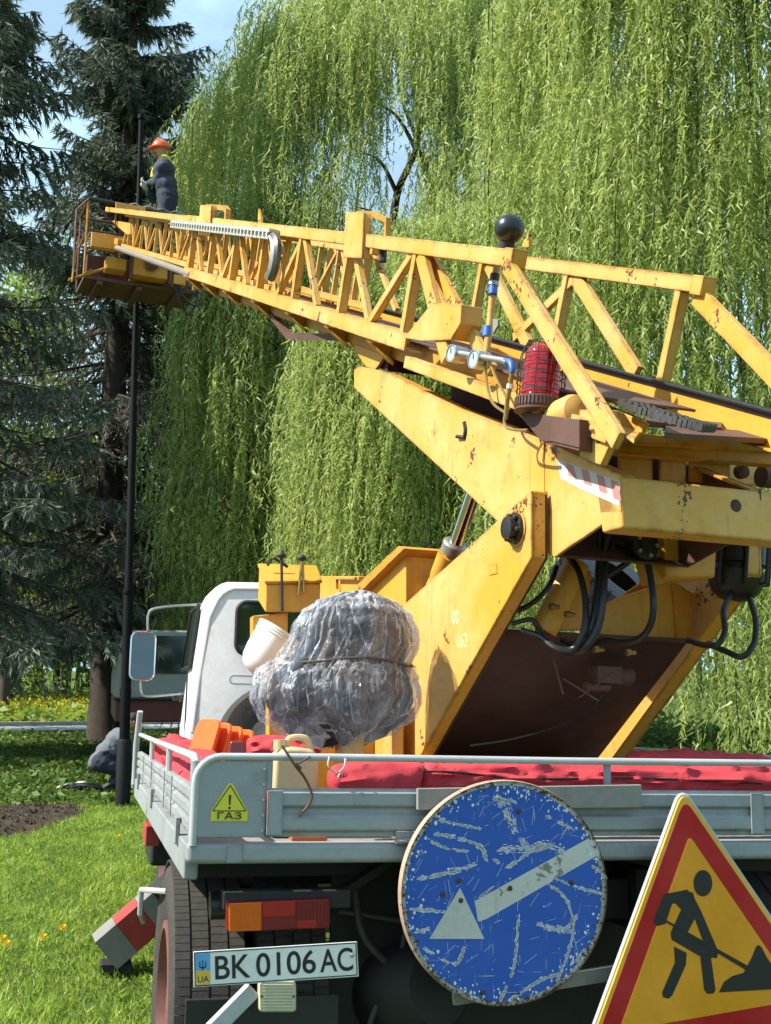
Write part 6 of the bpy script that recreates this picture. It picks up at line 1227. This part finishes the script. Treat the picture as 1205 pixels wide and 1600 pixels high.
b1 = GW(168, 1166); spruce('tall dark spruce with a bare trunk behind the lamp post', (b1.x, b1.y, 0), 22.5, 4.5, 3.4, 3, 1.0, 1.25, True, .42)
spruce('spruce at the left edge whose branches hang into the sky', (-3.1, 23.5, 0), 22, 4.3, 3.6, 8, 1.0, 1.3, True, .34)
spruce('further spruce seen between the left-hand trunks', (-5.2, 36, 0), 20, 4.6, 3.2, 12, .34, 2.1, True, .34)
spruce('unseen spruce added left of the lawn to cast shade', (-9.5, 26, 0), 20, 4.4, 2.5, 15, .3, 2.5, False, .32)  # out of view, added for the shade it throws
# ---- far wood
fm = [leafmat('far_leaves_a', (.09, .145, .025), (.27, .35, .06), .45), leafmat('far_leaves_b', (.07, .115, .025), (.2, .28, .05), .4)]
def broadleaf(i, x, y, H, Rd, n, lab, size, grp='trees of the far wood', low=.18):
    base = V((x, y, 0)); root = thing('broadleaf_tree', lab, 'tree', base, grp); rs = np.random.default_rng(100 + i); mb = MB(); tips = []
    mb.tube([base + V((0, 0, -.1)), base + V((.1, 0, H * .25)), base + V((.05, .1, H * .5))], [.22, .16, .12], 8)
    for k in range(5): limb(mb, base + V((.05, .05, H * random.uniform(.28, .5))), V((math.cos(k * 1.3 + i), math.sin(k * 1.3 + i), .9)), H * .4, .09, 1, tips, i * 3 + k)
    mb.build('trunk', barkM if i % 2 else barkS, root)
    nc = 16; cs_ = np.stack([rs.normal(0, Rd * .5, nc), rs.normal(0, Rd * .5, nc), rs.uniform(H * low, H * .98, nc)], 1); w = rs.integers(0, nc, n); P = cs_[w] + rs.normal(0, 1, (n, 3)) * [Rd * .30, Rd * .30, H * .08] + np.array(base); P[:, 2] = np.maximum(P[:, 2], .3)
    leaves('crown', P, rs.normal(0, 1, (n, 3)), size * rs.uniform(.6, 1.3, n), size * .6, .35 + .25 * (cs_[w][:, 2] / H) + rs.normal(0, .2, n), fm[i % 2], root); return root
rs = np.random.default_rng(5); labs = []
spots = [(-3.2, 52, 9, 2.4), (-6.5, 66, 13, 3.4), (-1.5, 74, 12, 3.2), (-10, 82, 15, 4), (1.5, 62, 9, 2.6), (4.5, 70, 13, 3.5), (-14, 90, 16, 4.5), (-4, 96, 16, 4.5), (3, 100, 16, 4.5), (9, 88, 15, 4), (15, 80, 15, 4.5), (22, 76, 15, 4.5), (29, 72, 15, 4.5), (36, 68, 15, 4.5), (43, 60, 15, 5), (-22, 84, 15, 5), (-7.5, 110, 15, 5), (-1, 112, 14, 5), (5, 115, 15, 5), (-13, 112, 15, 5), (26, 46, 13, 4), (33, 42, 13, 4), (-18, 60, 14, 4), (-9.5, 58, 20, 4.2), (-5.2, 61, 21, 4.0), (-1.0, 57, 20, 4.0), (3.6, 60, 21, 4.2), (-13.5, 64, 22, 4.5)]
names = ['young pale green tree right of the thin far trunks', 'slim tree with a thin mossy trunk in the far wood at left', 'tree of the far wood behind the yellow flowers', 'broad tree at the back of the far wood left', 'low leafy tree left of the spruce trunk', 'tree of the far wood just right of the spruce trunk', 'tree at the far left back of the wood', 'tall tree closing the wood behind the flower meadow', 'tall tree closing the wood behind the spruce', 'tree of the wood behind the shaded willow'] + ['hidden far tree'] * 0
for i, (x, y, H_, r_) in enumerate(spots):
    broadleaf(i, x, y, H_, r_, 5200 if i < 6 else (8000 if H_ > 19 else 3600), names[i] if i < len(names) else ({len(spots) - 5: 'tall wood tree seen through the left spruces, left of the two trunks', len(spots) - 4: 'tall wood tree just left of the spruce trunk', len(spots) - 3: 'tall wood tree directly behind the spruce trunk', len(spots) - 2: 'tall wood tree behind the black lamp post', len(spots) - 1: 'tall wood tree at the extreme left edge'}.get(i, 'tree of the far wood hidden behind the willows')), .26 if y < 60 else .40, 'trees of the far wood', .10 if i in (0, 4) else .2)
for i, (px, py, Y) in enumerate(((28, 1050, 60), (60, 1052, 68), (88, 1052, 72), (8, 1048, 48))):       # thin bare trunks
    g = WY(px, py, Y); g.z = 0; t = thing('slim_tree', ('slim pale trunk at the left edge of the far wood', 'second slim trunk in the far wood', 'slim trunk beside the low leafy tree', 'stout trunk cut by the left edge of the picture')[i], 'tree', g, 'slim trunks at left'); m = MB(); m.tube([g + V((.15 * z * .1 * (1 + i % 2), 0, z)) for z in (-.1, 2, 5, 9, 13)], [.22, .19, .16, .12, .05], 10); m.build('trunk', barkM if i % 2 == 0 else barkS, t)
    n = 1500; P = RNG.normal(0, 1, (n, 3)) * [1.2, 1.2, 2.2] + [g.x + .8, g.y, 9.5]; leaves('crown', P, RNG.normal(0, 1, (n, 3)), .35, .2, RNG.random(n), fm[i % 2], t)
